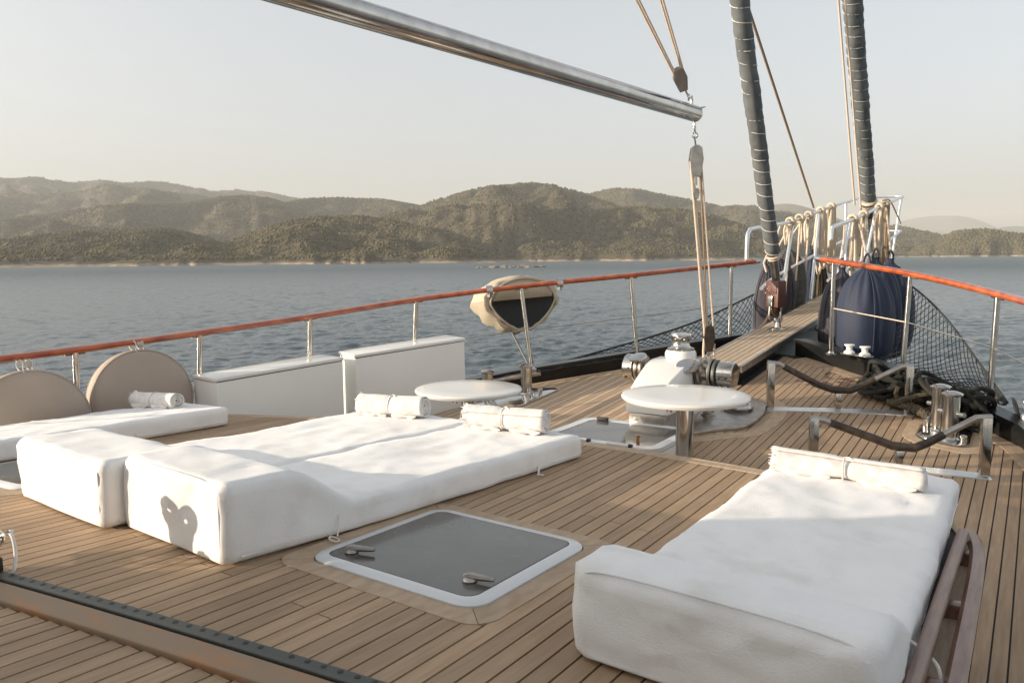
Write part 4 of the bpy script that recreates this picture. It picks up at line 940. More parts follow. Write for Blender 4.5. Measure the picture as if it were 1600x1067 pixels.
S_feet = [(.975, 7.956, .16), (1.64, 7.65, .095), (2.325, 7.1, -.03), (2.84, 6.1, deckz(2.78, 6.1)+BH), (3.18, 5.0, deckz(3.1, 5)+BH), (3.36, 3.9, deckz(3.3, 3.9)+BH), (3.45, 2.6, deckz(3.4, 2.6)+BH), (3.5, 1.2, deckz(3.45, 1.2)+BH)]
srl = [p for p in S_heads[::-1]]+[(.86, 8.0, 1.062)]
sl_ = [(Vector(S_feet[i]).lerp(Vector(S_heads[i]), .5), Vector(S_feet[i+1]).lerp(Vector(S_heads[i+1]), .5), .0055, 'ropew' if i == 0 else 'steel_dull') for i in range(3)]
guardrail('s', 'short starboard guard rail with bright orange varnished cap, right side of the bow', srl, list(zip(S_feet, S_heads)), sl_)
# brace on the stanchion under the covered kettle
mb = MB(); mb.tube([(-1.76, 6.93, -.045), (-2.08, 7.05, .33)], .010, 8); mb.build('brace', M['track'], gr)
# clamps on the port rail either side of the kettle
for (X, Y, Z) in ((-2.07, 6.65, .775), (-1.52, 7.12, .84)):
    mb = MB(); d = V(.75, .66, .08).normalized(); mb.tube([V(X, Y, Z)-d*.03, V(X, Y, Z)+d*.03], .047, 12); mb.box((X, Y, Z-.05), (.035, .05, .05)); mb.build('clamp', M['steel'], gr)
# ---------------------------------------------------------------- covered round kettle hung outside the port rail
kb = thing('kettle', (-2.05, 7.35, .55), 'round dark kettle under a loose beige canvas cover, hung outside the port rail', 'barbecue')
cK = V(-2.13, 7.20, .615); axK = V(.88, -.46, .10).normalized(); xK = V(.46, .88, 0).normalized(); yK = axK.cross(xK)
if yK.z < 0: yK = -yK
def kp(u, v, w):
    u = u*(1.10-.42*max(0, -v/.33))-.10*max(0, -w)*(1+v); v = v*(.86 if v > 0 else 1.04)-.05*max(0, -w)
    return cK+xK*u+yK*v+axK*w+V(0, 0, .05*u)
mb = MB(); vs = []; fs = []; n = 40; prof = [(.35, .20), (.39, .17), (.41, .06), (.40, -.07), (.33, -.19), (.19, -.25), (.0, -.27)]
for (r, w_) in prof:
    for k in range(n):
        an = 2*PI*k/n; f = 1+.05*noise.noise(Vector((math.cos(an)*2.4, math.sin(an)*2.4, w_*6)))+.05*math.sin(an*11+w_*16)*(1 if math.sin(an) < .2 else .35)
        sq = .93 if math.sin(an) > 0 else .95+.08*math.cos(an*2)
        vs.append(kp(r*f*math.cos(an)*1.08, r*f*math.sin(an)*sq*.88, w_))
for i in range(len(prof)-1):
    for k in range(n): fs.append((i*n+k, i*n+(k+1) % n, (i+1)*n+(k+1) % n, (i+1)*n+k))
mb.add(vs, fs); o = mb.build('canvas_cover', M['canvas'], kb); sm = o.modifiers.new('th', 'SOLIDIFY'); sm.thickness = .008
mb = MB(); 
vs = [kp(math.cos(2*PI*k/36)*.325*1.06, math.sin(2*PI*k/36)*.325*.86-.0, .175) for k in range(36)]; vs2 = [kp(math.cos(2*PI*k/36)*.2, math.sin(2*PI*k/36)*.17-.02, .10) for k in range(36)]; c0 = len(vs)
mb.add(vs+vs2+[kp(0, 0, .09)], [(k, (k+1) % 36, 36+(k+1) % 36, 36+k) for k in range(36)]+[(36+k, 36+(k+1) % 36, 72) for k in range(36)]); mb.build('bowl', M['blackmatt'], kb)
mb = MB(); ang = [rad(182+176*i/14) for i in range(15)]
mb.tube([kp(math.cos(a_)*.335*1.07, math.sin(a_)*.33*.88, .20) for a_ in [2*PI*i/40 for i in range(40)]], .012, 8, closed=True); mb.build('hem', M['canvas'], kb)
mb = MB(); band = []
vs = []
for i in range(13):
    u = -.33+.66*i/12; e = math.sqrt(max(0, 1-(u/.35)**2))*.28
    vs += [kp(u, .04, .190), kp(u, max(e, .05), .192)]
mb.add(vs, [(2*i, 2*i+2, 2*i+3, 2*i+1) for i in range(12)]); o = mb.build('canvas_band', M['canvas'], kb); sm = o.modifiers.new('th', 'SOLIDIFY'); sm.thickness = .006
mb = MB(); 
for q in (-.24, .24): mb.box(kp(q, .2, .16), (.05, .05, .06)); mb.build('bracket', M['blackmatt'], kb, bevel=.008); mb = MB()
# ---------------------------------------------------------------- white lockers along the port side
def locker(p0, p1, zt0, zt1, depth, label):
    p0 = V(p0[0], p0[1], 0); p1 = V(p1[0], p1[1], 0); ax = (p1-p0).normalized(); outw = V(-ax.y, ax.x, 0)
    t = thing('deck_locker', ((p0.x+p1.x)/2, (p0.y+p1.y)/2, deckz((p0.x+p1.x)/2, (p0.y+p1.y)/2)), label, 'locker', 'white lockers along the port side')
    q0, q1 = p0+outw*depth, p1+outw*depth
    def bx_(name, ins, z0f, z1off, m, bev):
        mb = MB(); c_ = [(p0, zt0), (p1, zt1), (q1, zt1), (q0, zt0)]; ctr = (p0+p1+q0+q1)/4; vs = []
        for p, z in c_: r = p+(ctr-p).normalized()*ins; vs.append((r.x, r.y, z0f(r, z)))
        for p, z in c_: r = p+(ctr-p).normalized()*ins; vs.append((r.x, r.y, z+z1off))
        mb.add(vs, [(3, 2, 1, 0), (4, 5, 6, 7), (0, 1, 5, 4), (1, 2, 6, 5), (2, 3, 7, 6), (3, 0, 4, 7)]); return mb.build(name, m, t, bevel=bev)
    bx_('body', .012, lambda r, z: deckz(r.x, r.y)-.01, -.034, M['panel'], .006); bx_('shadow_gap', .02, lambda r, z: z-.036, -.028, M['blackmatt'], 0); bx_('lid', 0, lambda r, z: z-.029, 0, M['gel'], .010)
    return t
locker((-2.66, 3.80), (-2.51, 5.02), .19, .235, .36, 'white locker next to the round taupe cushion, the after one of the two')
locker((-2.455, 5.09), (-2.0, 6.14), .25, .335, .38, 'white locker behind the left table, the forward one of the two')
# ---------------------------------------------------------------- round cushions tied to the port rail
def disc(X, Y, zc, R_, label):
    t = thing('round_cushion', (X, Y, zc), label, 'cushion', 'round taupe cushions tied to the port rail')
    ax = V(.97, -.20, .12).normalized(); mb = MB()
    prof = [(R_*.5, -.085), (R_-.05, -.082), (R_-.015, -.072), (R_, -.055), (R_+.004, 0), (R_, .055), (R_-.015, .072), (R_-.05, .082), (R_*.6, .090), (.01, .094)]
    mb.lathe(prof, (X, Y, zc), ax, 56); mb.build('cover', M['cushion'], t)
    for w_ in (-.066, .066):
        mb = MB(); torus(mb, V(X, Y, zc)+ax*w_, R_-.004, .006, ax, 48, 6); mb.build('piping', M['cushion'], t)
    for s_ in (-.03, .03):
        mb = MB(); top = V(X, Y+s_, zc+R_-.01); rz_ = zc+R_+.055; mb.tube(spline([top+V(.02, 0, 0), V(X+.01, Y+s_, rz_-.035), V(X+.012, Y+s_, rz_-.0), V(X-.03, Y+s_, rz_+.022), V(X-.075, Y+s_, rz_+.0), V(X-.07, Y+s_, rz_-.035), top-V(.02, 0, 0)], 4), .005, 6); mb.build('strap', M['cord'], t)
    mb = MB(); mb.box((X+.022, Y, zc+R_+.045), (.012, .05, .04)); mb.build('buckle', M['steel_dull'], t, bevel=.006)
    return t
disc(-3.12, 3.47, .045, .375, 'round taupe cushion in full view beside the white locker')
disc(-3.17, 2.68, -.02, .375, 'round taupe cushion cut off by the left edge of the photo')
# ---------------------------------------------------------------- wooden grab rails at the starboard edge of the coach roof
gb = thing('grab_rail', (2.42, 2.6, 0), 'pair of long brown varnished grab rails beside the right-hand mattress', 'grab rail')
mb = MB(); pts = [(2.392, .6, roofz(2.4, .6)+.085), (2.392, 2.0, roofz(2.4, 2)+.085), (2.395, 3.0, roofz(2.4, 3)+.083), (2.40, 3.5, roofz(2.4, 3.5)+.078)]
mb.tube(spline(pts, 6), .0225, 12); mb.build('inner_bar', M['brownwood'], gb)
mb = MB(); sp_ = spline([(2.478, .6, roofz(2.5, .6)+.06), (2.476, 1.6, roofz(2.5, 1.6)+.06), (2.472, 2.6, roofz(2.5, 2.6)+.06), (2.466, 3.15, roofz(2.5, 3.15)+.06), (2.452, 3.42, roofz(2.5, 3.4)+.057), (2.42, 3.60, roofz(2.4, 3.6)+.045), (2.385, 3.64, roofz(2.4, 3.6)+.04)], 6)
vs = []; k = len(sp_)
for i, p in enumerate(sp_):
    tg = (sp_[min(i+1, k-1)]-sp_[max(i-1, 0)]).normalized(); x_ = tg.cross(V(0, 0, 1)).normalized()
    for (a_, b_) in ((-.024, -.014), (.024, -.014), (.026, .006), (.014, .016), (-.014, .016), (-.026, .006)): vs.append(p+x_*a_+V(0, 0, b_))
fs = [(i*6+j, i*6+(j+1) % 6, (i+1)*6+(j+1) % 6, (i+1)*6+j) for i in range(k-1) for j in range(6)]+[tuple(range(6)), tuple((k-1)*6+j for j in range(6))]
mb.add(vs, fs); mb.build('outer_bar', M['brownwood'], gb)
for y in (1.0, 1.6, 2.2, 2.8, 3.35):
    mb = MB(); mb.box((2.432, y, roofz(2.44, y)+.03), (.075, .05, .06)); mb.build('foot', M['brownwood'], gb, bevel=.008)
# thin black hose end on the side deck
mb = MB(); mb.tube(spline([(2.60, 2.95, deckz(2.6, 2.95)+.02), (2.625, 3.1, deckz(2.6, 3.1)+.02), (2.62, 3.25, deckz(2.6, 3.2)+.02), (2.595, 3.35, deckz(2.6, 3.3)+.018)], 5), .0035, 6); o = mb.build('wire', M['blackmatt']); tag(o, 'short bent black wire on the side deck beside the grab rail', 'wire')
# ---------------------------------------------------------------- mainsheet track on its wooden beam
tr = thing('sheet_track', (.4, 1.16, roofz(.4, 1.2)), 'dark perforated sheet track across the bottom left of the roof', 'track')
def tbar(name, y0, y1, z0, z1, m, bev=0.):
    mb = MB(); vs = []; xs = [-1.25+i*.2 for i in range(18)]
    for x_ in xs:
        t_ = tline(x_); vs += [(x_-y0*.137, t_+y0, roofz(x_, t_)+z0), (x_-y1*.137, t_+y1, roofz(x_, t_)+z0), (x_-y1*.137, t_+y1, roofz(x_, t_)+z1), (x_-y0*.137, t_+y0, roofz(x_, t_)+z1)]
    n = len(xs); fs = [(4*i+j, 4*i+(j+1) % 4, 4*i+4+(j+1) % 4, 4*i+4+j) for i in range(n-1) for j in range(4)]+[(0, 1, 2, 3), (4*n-4, 4*n-3, 4*n-2, 4*n-1)]
    mb.add(vs, fs); return mb.build(name, m, tr, smooth=False, bevel=bev)
tbar('beam', -.133, -.046, -.004, .028, M['beam'], .006)
tbar('base', -.048, .026, -.004, .012, M['blackmatt']); tbar('flange', .0, .028, .011, .0165, M['track'], .0015); tbar('rail', -.040, -.027, .011, .032, M['track'], .003); tbar('lip', -.019, -.009, .011, .024, M['track'], .002)
for i in range(40):
    x_ = -.38+i*.052
    if abs(i-26) < 1: continue
    y_ = tline(x_)+.014; z_ = roofz(x_, y_)+.0166; mb = MB(); mb.lathe([(.0085, 0), (.0085, .0012)], (x_, y_, z_), n=10); mb.build('hole', M['blackmatt'], tr, smooth=False)
cr = thing('track_car', (-.22, 1.17, .08), 'black sheet car with steel shackle and cord at the left edge', 'track car')
mb = MB(); mb.box((-.23, tline(-.23)-.035, roofz(-.23, 1.15)+.055), (.20, .075, .05), Matrix.Rotation(rad(8), 3, 'Z')); mb.build('carriage', M['blackmatt'], cr, bevel=.008)
c_ = V(-.27, 1.19, roofz(-.27, 1.19)+.11); mb = MB(); torus(mb, c_, .03, .008, (.8, .3, .5), 16, 7); mb.tube([c_+V(-.04, .02, -.02), c_+V(.04, .04, .02)], .007, 7); mb.build('shackle', M['steel'], cr)
mb = MB(); mb.tube(spline([c_+V(.0, .03, .0), c_+V(.06, .03, .01), c_+V(.10, .02, -.04), c_+V(.125, .0, -.085), c_+V(.10, -.02, -.10), c_+V(.04, -.03, -.09)], 6), .006, 7); mb.build('lashing', M['cord'], cr)
bk = V(-.43, 1.21, .285); nn = V(.731, .682, 0); tt = V(.682, -.731, 0)
def lobe(cx_, cz_, ro, ri, th=.022, sz=1.15):
    mb = MB(); n = 26; vs = []
    for q in (-1, 1):
        for r_ in (ro, ri): vs += [bk+tt*(cx_+r_*math.cos(2*PI*i/n))+V(0, 0, cz_+r_*sz*math.sin(2*PI*i/n))+nn*(q*th/2) for i in range(n)]
    fs = []
    for i in range(n):
        j = (i+1) % n; fs += [(i, j, n+j, n+i), (2*n+i, 3*n+i, 3*n+j, 2*n+j), (i, 2*n+i, 2*n+j, j), (n+i, n+j, 3*n+j, 3*n+i)]
    mb.add(vs, fs); mb.build('sheave', M['blackmatt'], cr)
lobe(-.043, .030, .044, .007); lobe(.043, .026, .049, .008)
mb = MB(); poly = [(-.075, -.01), (-.0, .02), (.082, -.01), (.066, -.08), (.058, -.15), (.0, -.16), (-.045, -.09)]
vs = [bk+tt*a_+V(0, 0, b_)+nn*q for q in (-.008, .008) for a_, b_ in poly]; n = 7
mb.add(vs, [tuple(range(n)), tuple(range(n, 2*n))]+[(i, (i+1) % n, n+(i+1) % n, n+i) for i in range(n)]); mb.build('cheek', M['blackmatt'], cr, smooth=False)
mb = MB(); mb.tube([bk+tt*.01+V(0, 0, -.14), V(-.30, 1.15, roofz(-.3, 1.15)+.07)], .016, 8); mb.build('swivel_post', M['blackmatt'], cr)
# ---------------------------------------------------------------- steel spar and its tackles
sp0, sp1 = V(-.325, 2.74, 2.315), V(.125, 6.565, 2.285); d = (sp1-sp0).normalized()
spr = thing('spar', tuple(sp0), 'large polished steel spar crossing the sky from the top left', 'spar')
mb = MB(); mb.tube([sp0-d*7, sp0-d*3, sp0, sp1-d*.01, sp1], [.066, .066, .066, .066, .061], 40); mb.build('pole', M['steel'], spr)
mb = MB(); mb.tube([sp1+d*.0, sp1+d*.002], .058, 32); mb.build('end_cap', M['steel_dull'], spr)
mb = MB(); mb.tube([sp1-d*.05+V(.03, 0, .045), sp1+d*.05+V(.02, 0, .055), sp1+d*.12+V(.02, 0, .075)], [.008, .009, .005], 8); mb.build('horn', M['steel_dull'], spr)
eyt, eyb = sp1-d*.075+V(0, 0, .066), sp1-d*.02+V(0, 0, -.066)
mb = MB(); mb.box(eyt+V(0, 0, .02), (.012, .03, .05)); mb.build('eye', M['steel'], spr, bevel=.003); mb = MB(); mb.box(eyb-V(0, 0, .025), (.012, .03, .06)); mb.build('eye', M['steel'], spr, bevel=.003)
def block(t, c_, L_, w_, th, up=V(0, 0, 1), mname='steel_dull'):
    up = up.normalized(); x = V(.834, .552, 0); x = (x-up*x.dot(up)).normalized(); y = up.cross(x); R3 = Matrix((x, y, up)).transposed()
    for s_ in (-1, 1):
        mb = MB(); poly = [(-.3, -.5), (.3, -.5), (.5, .05), (.38, .42), (.12, .5), (-.12, .5), (-.38, .42), (-.5, .05)]; vs = []
        for q in (-.5, .5): vs += [c_+R3 @ V(a_*w_, s_*th*.36+q*th*.22, b_*L_) for a_, b_ in poly]
        n = 8; mb.add(vs, [tuple(range(n)), tuple(range(n, 2*n))]+[(i, (i+1) % n, n+(i+1) % n, n+i) for i in range(n)]); mb.build('cheek', M['leather' if mname == 'dark' else 'steel_dull'], t, smooth=False, bevel=.003)
    mb = MB(); mb.lathe([(w_*.42, -th*.22), (w_*.30, 0), (w_*.42, th*.22)], c_, y, 16); mb.build('sheave', M['blackmatt'], t)
def shackle(t, c_, r, ax, th=.006):
    mb = MB(); torus(mb, c_, r, th, ax, 14, 6); mb.build('shackle', M['steel'], t)
vx = V(.834, .552, 0)    # across the line of sight: rope parts are spread along it
# upper tackle (topping lift)
ut = thing('lifting_tackle', tuple(eyt), 'upper rope tackle rising from the spar end to the top of the photo', 'tackle')
bc = V(.10, 6.27, 2.52); shackle(ut, eyt+V(0, -.01, .045), .024, vx); 
upd = V(.02, -.62, .50).normalized(); block(ut, bc, .19, .11, .07, V(-.05, -.45, .7)); mb = MB(); mb.tube([bc.lerp(eyt, .35), bc.lerp(eyt, .72)], .008, 7); mb.build('link', M['steel'], ut); shackle(ut, bc.lerp(eyt, .7), .024, vx)
for s_, tgt in ((-.034, V(-.02, 5.72, 2.98)), (-.020, V(.0, 5.72, 2.98)), (.030, V(.10, 5.84, 3.03)), (.042, V(.12, 5.84, 3.03))):
    a_ = bc+vx*s_+V(0, 0, .0); dd = (tgt-a_); mb = MB(); mb.tube([a_, a_+dd, a_+dd*7.5], .0085, 7); mb.build('rope', M['ropew'], ut)
# lower tackle
lt = thing('deck_tackle', (CL, 7.0, .1), 'rope tackle hanging from the spar end down to the deck beside the windlass', 'tackle')
tb_, bb_ = V(.125, 6.58, 1.90), V(.125, 6.97, .36)
shackle(lt, eyb-V(0, 0, .065), .022, vx); shackle(lt, eyb+V(0, .01, -.11), .022, (.5, -.8, 0)); mb = MB(); mb.tube([eyb-V(0, 0, .12), tb_+V(0, 0, .10)], .008, 7); mb.build('link', M['steel'], lt); block(lt, tb_, .26, .115, .08)
mb = MB(); mb.tube([tb_-V(0, 0, .08), tb_-V(0, -.01, .20)], .012, 8); mb.build('becket', M['steel'], lt); block(lt, tb_-V(0, -.02, .27), .09, .05, .04)
block(lt, bb_, .24, .10, .08, mname='dark')
for (s0, s1, r, mname) in ((-.045, -.035, .0115, 'ropew'), (-.030, -.022, .010, 'ropew'), (.042, .048, .010, 'ropew'), (.03, -.01, .009, 'ropebrown')):
    mb = MB(); mb.tube([tb_+vx*s0, bb_+vx*s1+V(0, 0, .02)], r, 8); mb.build('rope', M[mname], lt)
mb = MB(); mb.tube(spline([bb_+vx*-.04, bb_+vx*-.045-V(0, 0, .14), bb_+vx*-.03-V(0, 0, .22), bb_+vx*.01-V(0, 0, .27), bb_+vx*.05-V(0, 0, .28), bb_+vx*.07-V(0, 0, .30)], 5), .012, 7); mb.build('rope', M['ropew'], lt)
mb = MB(); mb.tube(spline([bb_+vx*.05-V(0, 0, .05), bb_+vx*.05-V(0, 0, .20), bb_+vx*.02-V(0, 0, .26)], 5), .011, 7); mb.build('rope', M['ropew'], lt)
shackle(lt, bb_-V(0, 0, .13), .028, vx, .008); shackle(lt, bb_-V(0, 0, .18), .024, (.5, -.8, 0), .008); mb = MB(); mb.lathe([(.05, 0), (.05, .015), (.015, .02), (.012, .06)], (CL, 6.98, walkz(7.18)-.04), n=16); mb.build('pad_eye', M['steel'], lt)
# ---------------------------------------------------------------- furled sails in their covers
def furled(a_, b_, r0_, r1_, n_w, label, seed, rope='cord'):
    a_, b_ = V(*a_), V(*b_); ax = (b_-a_); Lg = ax.length; ax.normalize(); x = ax.orthogonal().normalized(); y = ax.cross(x)
    t = thing('furled_sail', tuple(a_), label, 'furled sail', 'furled headsails'); NS = int(Lg*26); n = 22; vs = []; fs = []
    rad_ = lambda s: r0_+(r1_-r0_)*min(1, s*1.6)
    pitch_ = Lg/n_w
    for i in range(NS+1):
        s = i/NS; c_ = a_+ax*(Lg*s); r = rad_(s)*(.62 if i == 0 else (.85 if i == 1 else 1))
        for k in range(n):
            an = 2*PI*k/n; ph = (s*Lg/pitch_+k/n+.35*noise.noise(Vector((s*n_w*.6, seed, 4)))) % 1.; gr_ = math.exp(-((min(ph, 1-ph))/.07)**2)
            f = 1-.045*gr_+.03*math.sin(2*PI*ph)+.09*noise.noise(Vector((math.cos(an)*1.6+seed, math.sin(an)*1.6, s*Lg*3)))+.05*noise.noise(Vector((math.cos(an)*4, math.sin(an)*4, s*Lg*11+seed)))
            c2 = c_+x*.012*noise.noise(Vector((s*Lg*.8, seed, 0)))+y*.012*noise.noise(Vector((s*Lg*.8, seed, 9)))
            vs.append(c2+(x*math.cos(an)+y*math.sin(an))*r*f)
    for i in range(NS):
        for k in range(n): fs.append((i*n+k, i*n+(k+1) % n, (i+1)*n+(k+1) % n, (i+1)*n+k))
    mb = MB(); mb.add(vs, fs); mb.build('cover', M['sail'], t, smooth=False).data.shade_smooth()
    pts = []
    for i in range(int(n_w*14)):
        s = i/(n_w*14); an = -2*PI*(s*n_w+.35*noise.noise(Vector((s*n_w*.6, seed, 4)))); r = rad_(s)*(1.0+.02*noise.noise(Vector((s*40, seed, 2)))); pts.append(a_+ax*(Lg*s)+(x*math.cos(an)+y*math.sin(an))*r)
    mb = MB(); mb.tube(pts, .0036, 5); mb.build('lashing', M['cord'], t)
    return t, a_, ax
fs1, fa, fx = furled((.125, 8.99, 1.10), (.125, 4.87, 8.34), .078, .098, 60, 'slim grey furled sail rising from the bowsprit next to the rope tackle', 3.)
# furler fitting at its foot
fbase = V(.125, 9.25, walkz(9.25)); 
mb = MB(); mb.tube([fa-fx*.33, fa+fx*.02], [.045, .05], 20); mb.build('foil', M['steel_dull'], fs1)
mb = MB(); mb.lathe([(.06, 0), (.075, .01), (.05, .02), (.05, .05), (.085, .06), (.09, .08), (.06, .09)], fa-fx*.42, fx, 26); mb.build('swivel', M['steel'], fs1)
mb = MB(); torus(mb, fa+fx*.0, .07, .012, fx, 20, 7); torus(mb, fa-fx*.03, .065, .01, fx, 20, 7); mb.tube([fa-vx*.07, fa-vx*.10-V(0, 0, .08), fa-vx*.07-V(0, 0, .18)], .012, 7); mb.build('lashing', M['ropew'], fs1)
rB = Matrix.Rotation(rad(-28), 3, 'Z'); fc = V(.125, 9.14, .67)
mb = MB(); mb.box(fc, (.185, .13, .30), rB); mb.build('drum_box', M['redbox'], fs1, bevel=.012)
mb = MB(); n_ = V(-.47, -.88, 0); mb.box(fc+V(.0, 0, .06)+n_*.068, (.15, .008, .11), rB); mb.build('name_plate', M['redbox'], fs1, bevel=.003)
for q in range(3):
    w_ = (.07, .10, .06)[q]; mb = MB()
    for s_ in range(6): mb.box(fc+V(0, 0, .085-q*.022)+n_*.0735+vx*((s_-2.5)*w_/6), (w_/6*.6, .002, .007), rB)
    mb.build('lettering', M['letter'], fs1, smooth=False)
mb = MB(); 
for sx_ in (-1, 1):
    for sz_ in (-1, 1): mb.lathe([(.006, 0), (.004, .004)], fc+V(0, 0, .06+sz_*.045)+n_*.072+vx*(sx_*.065), n_, 8)
mb.build('screw', M['white'], fs1)
mb = MB(); mb.box(fc+V(0, 0, -.08)+n_*.08, (.065, .03, .12), rB); mb.build('cleat_plate', M['steel'], fs1, bevel=.005)
mb = MB(); mb.box(fc+V(0, 0, -.115)+n_*.085+vx*.07, (.06, .03, .06), rB); mb.build('clip', M['brass'], fs1, bevel=.006)
mb = MB(); a_, b_ = fc+V(0, 0, -.14), fbase+V(0, 0, .15); mb.tube([a_, a_.lerp(b_, .5)+n_*.01, b_], [.045, .05, .03], 10); mb.build('toggle', M['leather'], fs1)
for s_ in (-1, 1):
    mb = MB(); mb.tube(spline([fc+V(0, 0, -.13)+vx*.06*s_, fc+V(0, 0, -.28)+vx*.065*s_, fbase+V(0, 0, .14)+vx*.055*s_, fbase+V(0, 0, .08)+vx*.03*s_], 4), .012, 7); mb.build('strap', M['steel_dull'], fs1)
mb = MB(); torus(mb, fbase+V(0, 0, .13), .045, .014, vx, 16, 8); mb.lathe([(.11, 0), (.11, .012), (.04, .03), (.03, .09), (.015, .1)], fbase-V(0, 0, .004), n=26); mb.build('deck_pad', M['steel'], fs1)
mb = MB(); mb.tube(spline([fc+V(0, 0, -.20)-vx*.04, fbase+V(0, 0, .28)-vx*.07, fbase+V(0, -.02, .12)-vx*.12, fbase+V(0, -.06, .02)-vx*.19], 5), .012, 7); mb.build('furling_line', M['ropebrown'], fs1)
fs2, fa2, fx2 = furled((.125, 14.70, 1.98), (.125, 8.7, 10.45), .118, .16, 62, 'thicker grey furled sail rising from the far end of the bowsprit', 8.)
mb = MB(); mb.tube([V(.125, 15.75, walkz(15.75)), fa2], [.05, .06], 16); mb.build('foil', M['steel_dull'], fs2)
mb = MB(); mb.tube([fa2-fx2*.28, fa2+fx2*.02], [.085, .10], 16); mb.build('foot_wrap', M['leather'], fs2)
mb = MB(); torus(mb, fa2+fx2*.02, .11, .03, fx2, 20, 7); torus(mb, fa2-fx2*.06, .10, .025, fx2, 20, 7); mb.build('lashing', M['ropew'], fs2)
# halyards
def line(name, pts, r, mname, label, cat='rope'):
    mb = MB(); mb.tube(pts, r, 7); o = mb.build(name, M[mname]); return tag(o, label, cat)
A_, B_ = V(-.15, 12.0, 1.78), V(.125, 7.82, 3.527); line('halyard', [A_, B_, B_+(B_-A_)*2], .015, 'ropebrown', 'single tan rope running diagonally between the two furled sails')
A_, B_ = V(.05, 13.9, 1.9), V(.02, 12.3, 4.75); line('halyard', [A_, A_+(B_-A_)*.5, B_+(B_-A_)*1.4], .016, 'ropew', 'pale rope hanging just left of the thicker furled sail, the outer of two')
A_, B_ = V(.10, 14.2, 1.8), V(.10, 12.5, 4.5); line('halyard', [A_, B_, B_+(B_-A_)*1.5], .014, 'ropew', 'pale rope pressed against the thicker furled sail')
# ---------------------------------------------------------------- pulpit
pp = thing('pulpit', (CL, 12, .5), 'pale steel tube pulpit around the end of the bowsprit hung with ropes', 'pulpit')
def tubeobj(name, pts, r, per=6, m='pulpit'):
    mb = MB(); mb.tube(spline(pts, per) if per else pts, r, 12); mb.build(name, M[m], pp)
PT = [(-.19, 9.06, 1.06), (-.19, 9.07, 1.30), (-.195, 9.16, 1.385), (-.2, 9.4, 1.42), (-.2, 11.1, 1.56), (-.2, 13.4, 1.86), (-.2, 15.9, 2.14), (-.19, 16.3, 2.17), (-.10, 16.42, 2.18), (.2, 16.45, 2.18), (.38, 16.4, 2.17), (.45, 16.1, 2.14), (.48, 15.0, 2.02), (.5, 13.2, 1.80), (.51, 11.5, 1.585), (.52, 10.2, 1.45), (.52, 10.02, 1.40), (.52, 9.98, 1.28)]
tubeobj('top_rail', PT, .024, 5)
tubeobj('mid_rail', [(-.10, 9.35, .72), (-.2, 10.4, .85), (-.2, 13, 1.18), (-.2, 16.0, 1.53)], .02); tubeobj('mid_rail', [(.5, 10.0, .80), (.5, 13, 1.13), (.47, 15.9, 1.52)], .02); tubeobj('mid_rail', [(-.2, 16.0, 1.53), (.1, 16.1, 1.54), (.47, 15.9, 1.52)], .02)
for (a_, b_) in (((-.2, 11.1, 1.56), (-.13, 10.2, walkz(10.2))), ((-.2, 12.6, 1.755), (-.13, 11.9, walkz(11.9))), ((-.2, 14.5, 1.985), (-.13, 14.3, walkz(14.3))), ((-.19, 16.25, 2.16), (-.1, 15.9, walkz(15.9))),
                 ((.5, 13.1, 1.79), (.37, 12.7, walkz(12.7))), ((.46, 15.9, 2.12), (.36, 15.6, walkz(15.6))), ((.5, 12.4, 1.70), (.39, 11.5, walkz(11.5))), ((.51, 11.2, 1.56), (.40, 10.6, walkz(10.6)))):
    tubeobj('post', [a_, b_], .022, 0)
tubeobj('post', [(.52, 10.9, 1.50), (.50, 10.6, .9), (.49, 10.35, .45), (.44, 10.2, .27), (.36, 10.1, .20)], .023, 5)
# ---------------------------------------------------------------- rope hanks tied on the pulpit
def railz(Y, port): 
    ys_ = [q[1] for q in PT[3:7]] if port else [q[1] for q in PT[11:16]][::-1]; zs_ = [q[2] for q in PT[3:7]] if port else [q[2] for q in PT[11:16]][::-1]
    return float(np.interp(Y, ys_, zs_))
def hank(Y, port, drop, loops, width, r, label, seed, tail=0., mname='rope'):
    X = -.2 if port else .505; z = railz(Y, port); rr_ = random.Random(seed)
    t = thing('rope_hank', (X, Y, z), label, 'rope hank', 'ropes tied to the pulpit rails')
    mb = MB()
    for i in range(3): torus(mb, (X, Y-.045+.045*i, z), .045+.008*rr_.random(), r, (.1*rr_.random(), 1, .1), 14, 6)
    mb.build('hitch', M[mname], t)
    for i in range(loops):
        w_ = width*(.5+.7*rr_.random()); dz = drop*(.65+.4*rr_.random()); o_ = (rr_.random()-.5)*width*.8; ox = (rr_.random()-.5)*.09
        c0 = V(X+ox, Y+o_, z-.03); pts = [c0+V(0, -w_*.15, 0), c0+V(ox*.3, -w_*.5, -dz*.35), c0+V(0, -w_*.45, -dz*.8), c0+V(0, 0, -dz), c0+V(0, w_*.45, -dz*.8), c0+V(-ox*.3, w_*.5, -dz*.35), c0+V(0, w_*.15, 0)]
        mb = MB(); mb.tube(spline(pts, 4), r*(.9+.25*rr_.random()), 6); mb.build('loop', M[mname if rr_.random() < .88 else 'ropebrown'], t)
    if tail:
        mb = MB(); mb.tube([(X, Y, z-.03), (X+.02, Y-.15*tail, z-.5*tail), (X+.02, Y-.25*tail, z-tail)], r*.9, 6); mb.build('tail', M['ropew'], t)
    return t
hank(10.95, 1, .28, 1, .10, .014, 'single short hitch with two hanging ends, first on the port pulpit rail', 1, tail=.95)
hank(11.45, 1, .42, 1, .14, .014, 'thin line tied to the port pulpit rail, holding a dark fender', 2, tail=.85)
hank(11.95, 1, .42, 2, .16, .014, 'rope loop hanging next to the second port pulpit post', 3, tail=.8)
hank(12.7, 1, .95, 7, .30, .020, 'big bundle of cream rope loops on the port pulpit rail under the diagonal rope', 4)
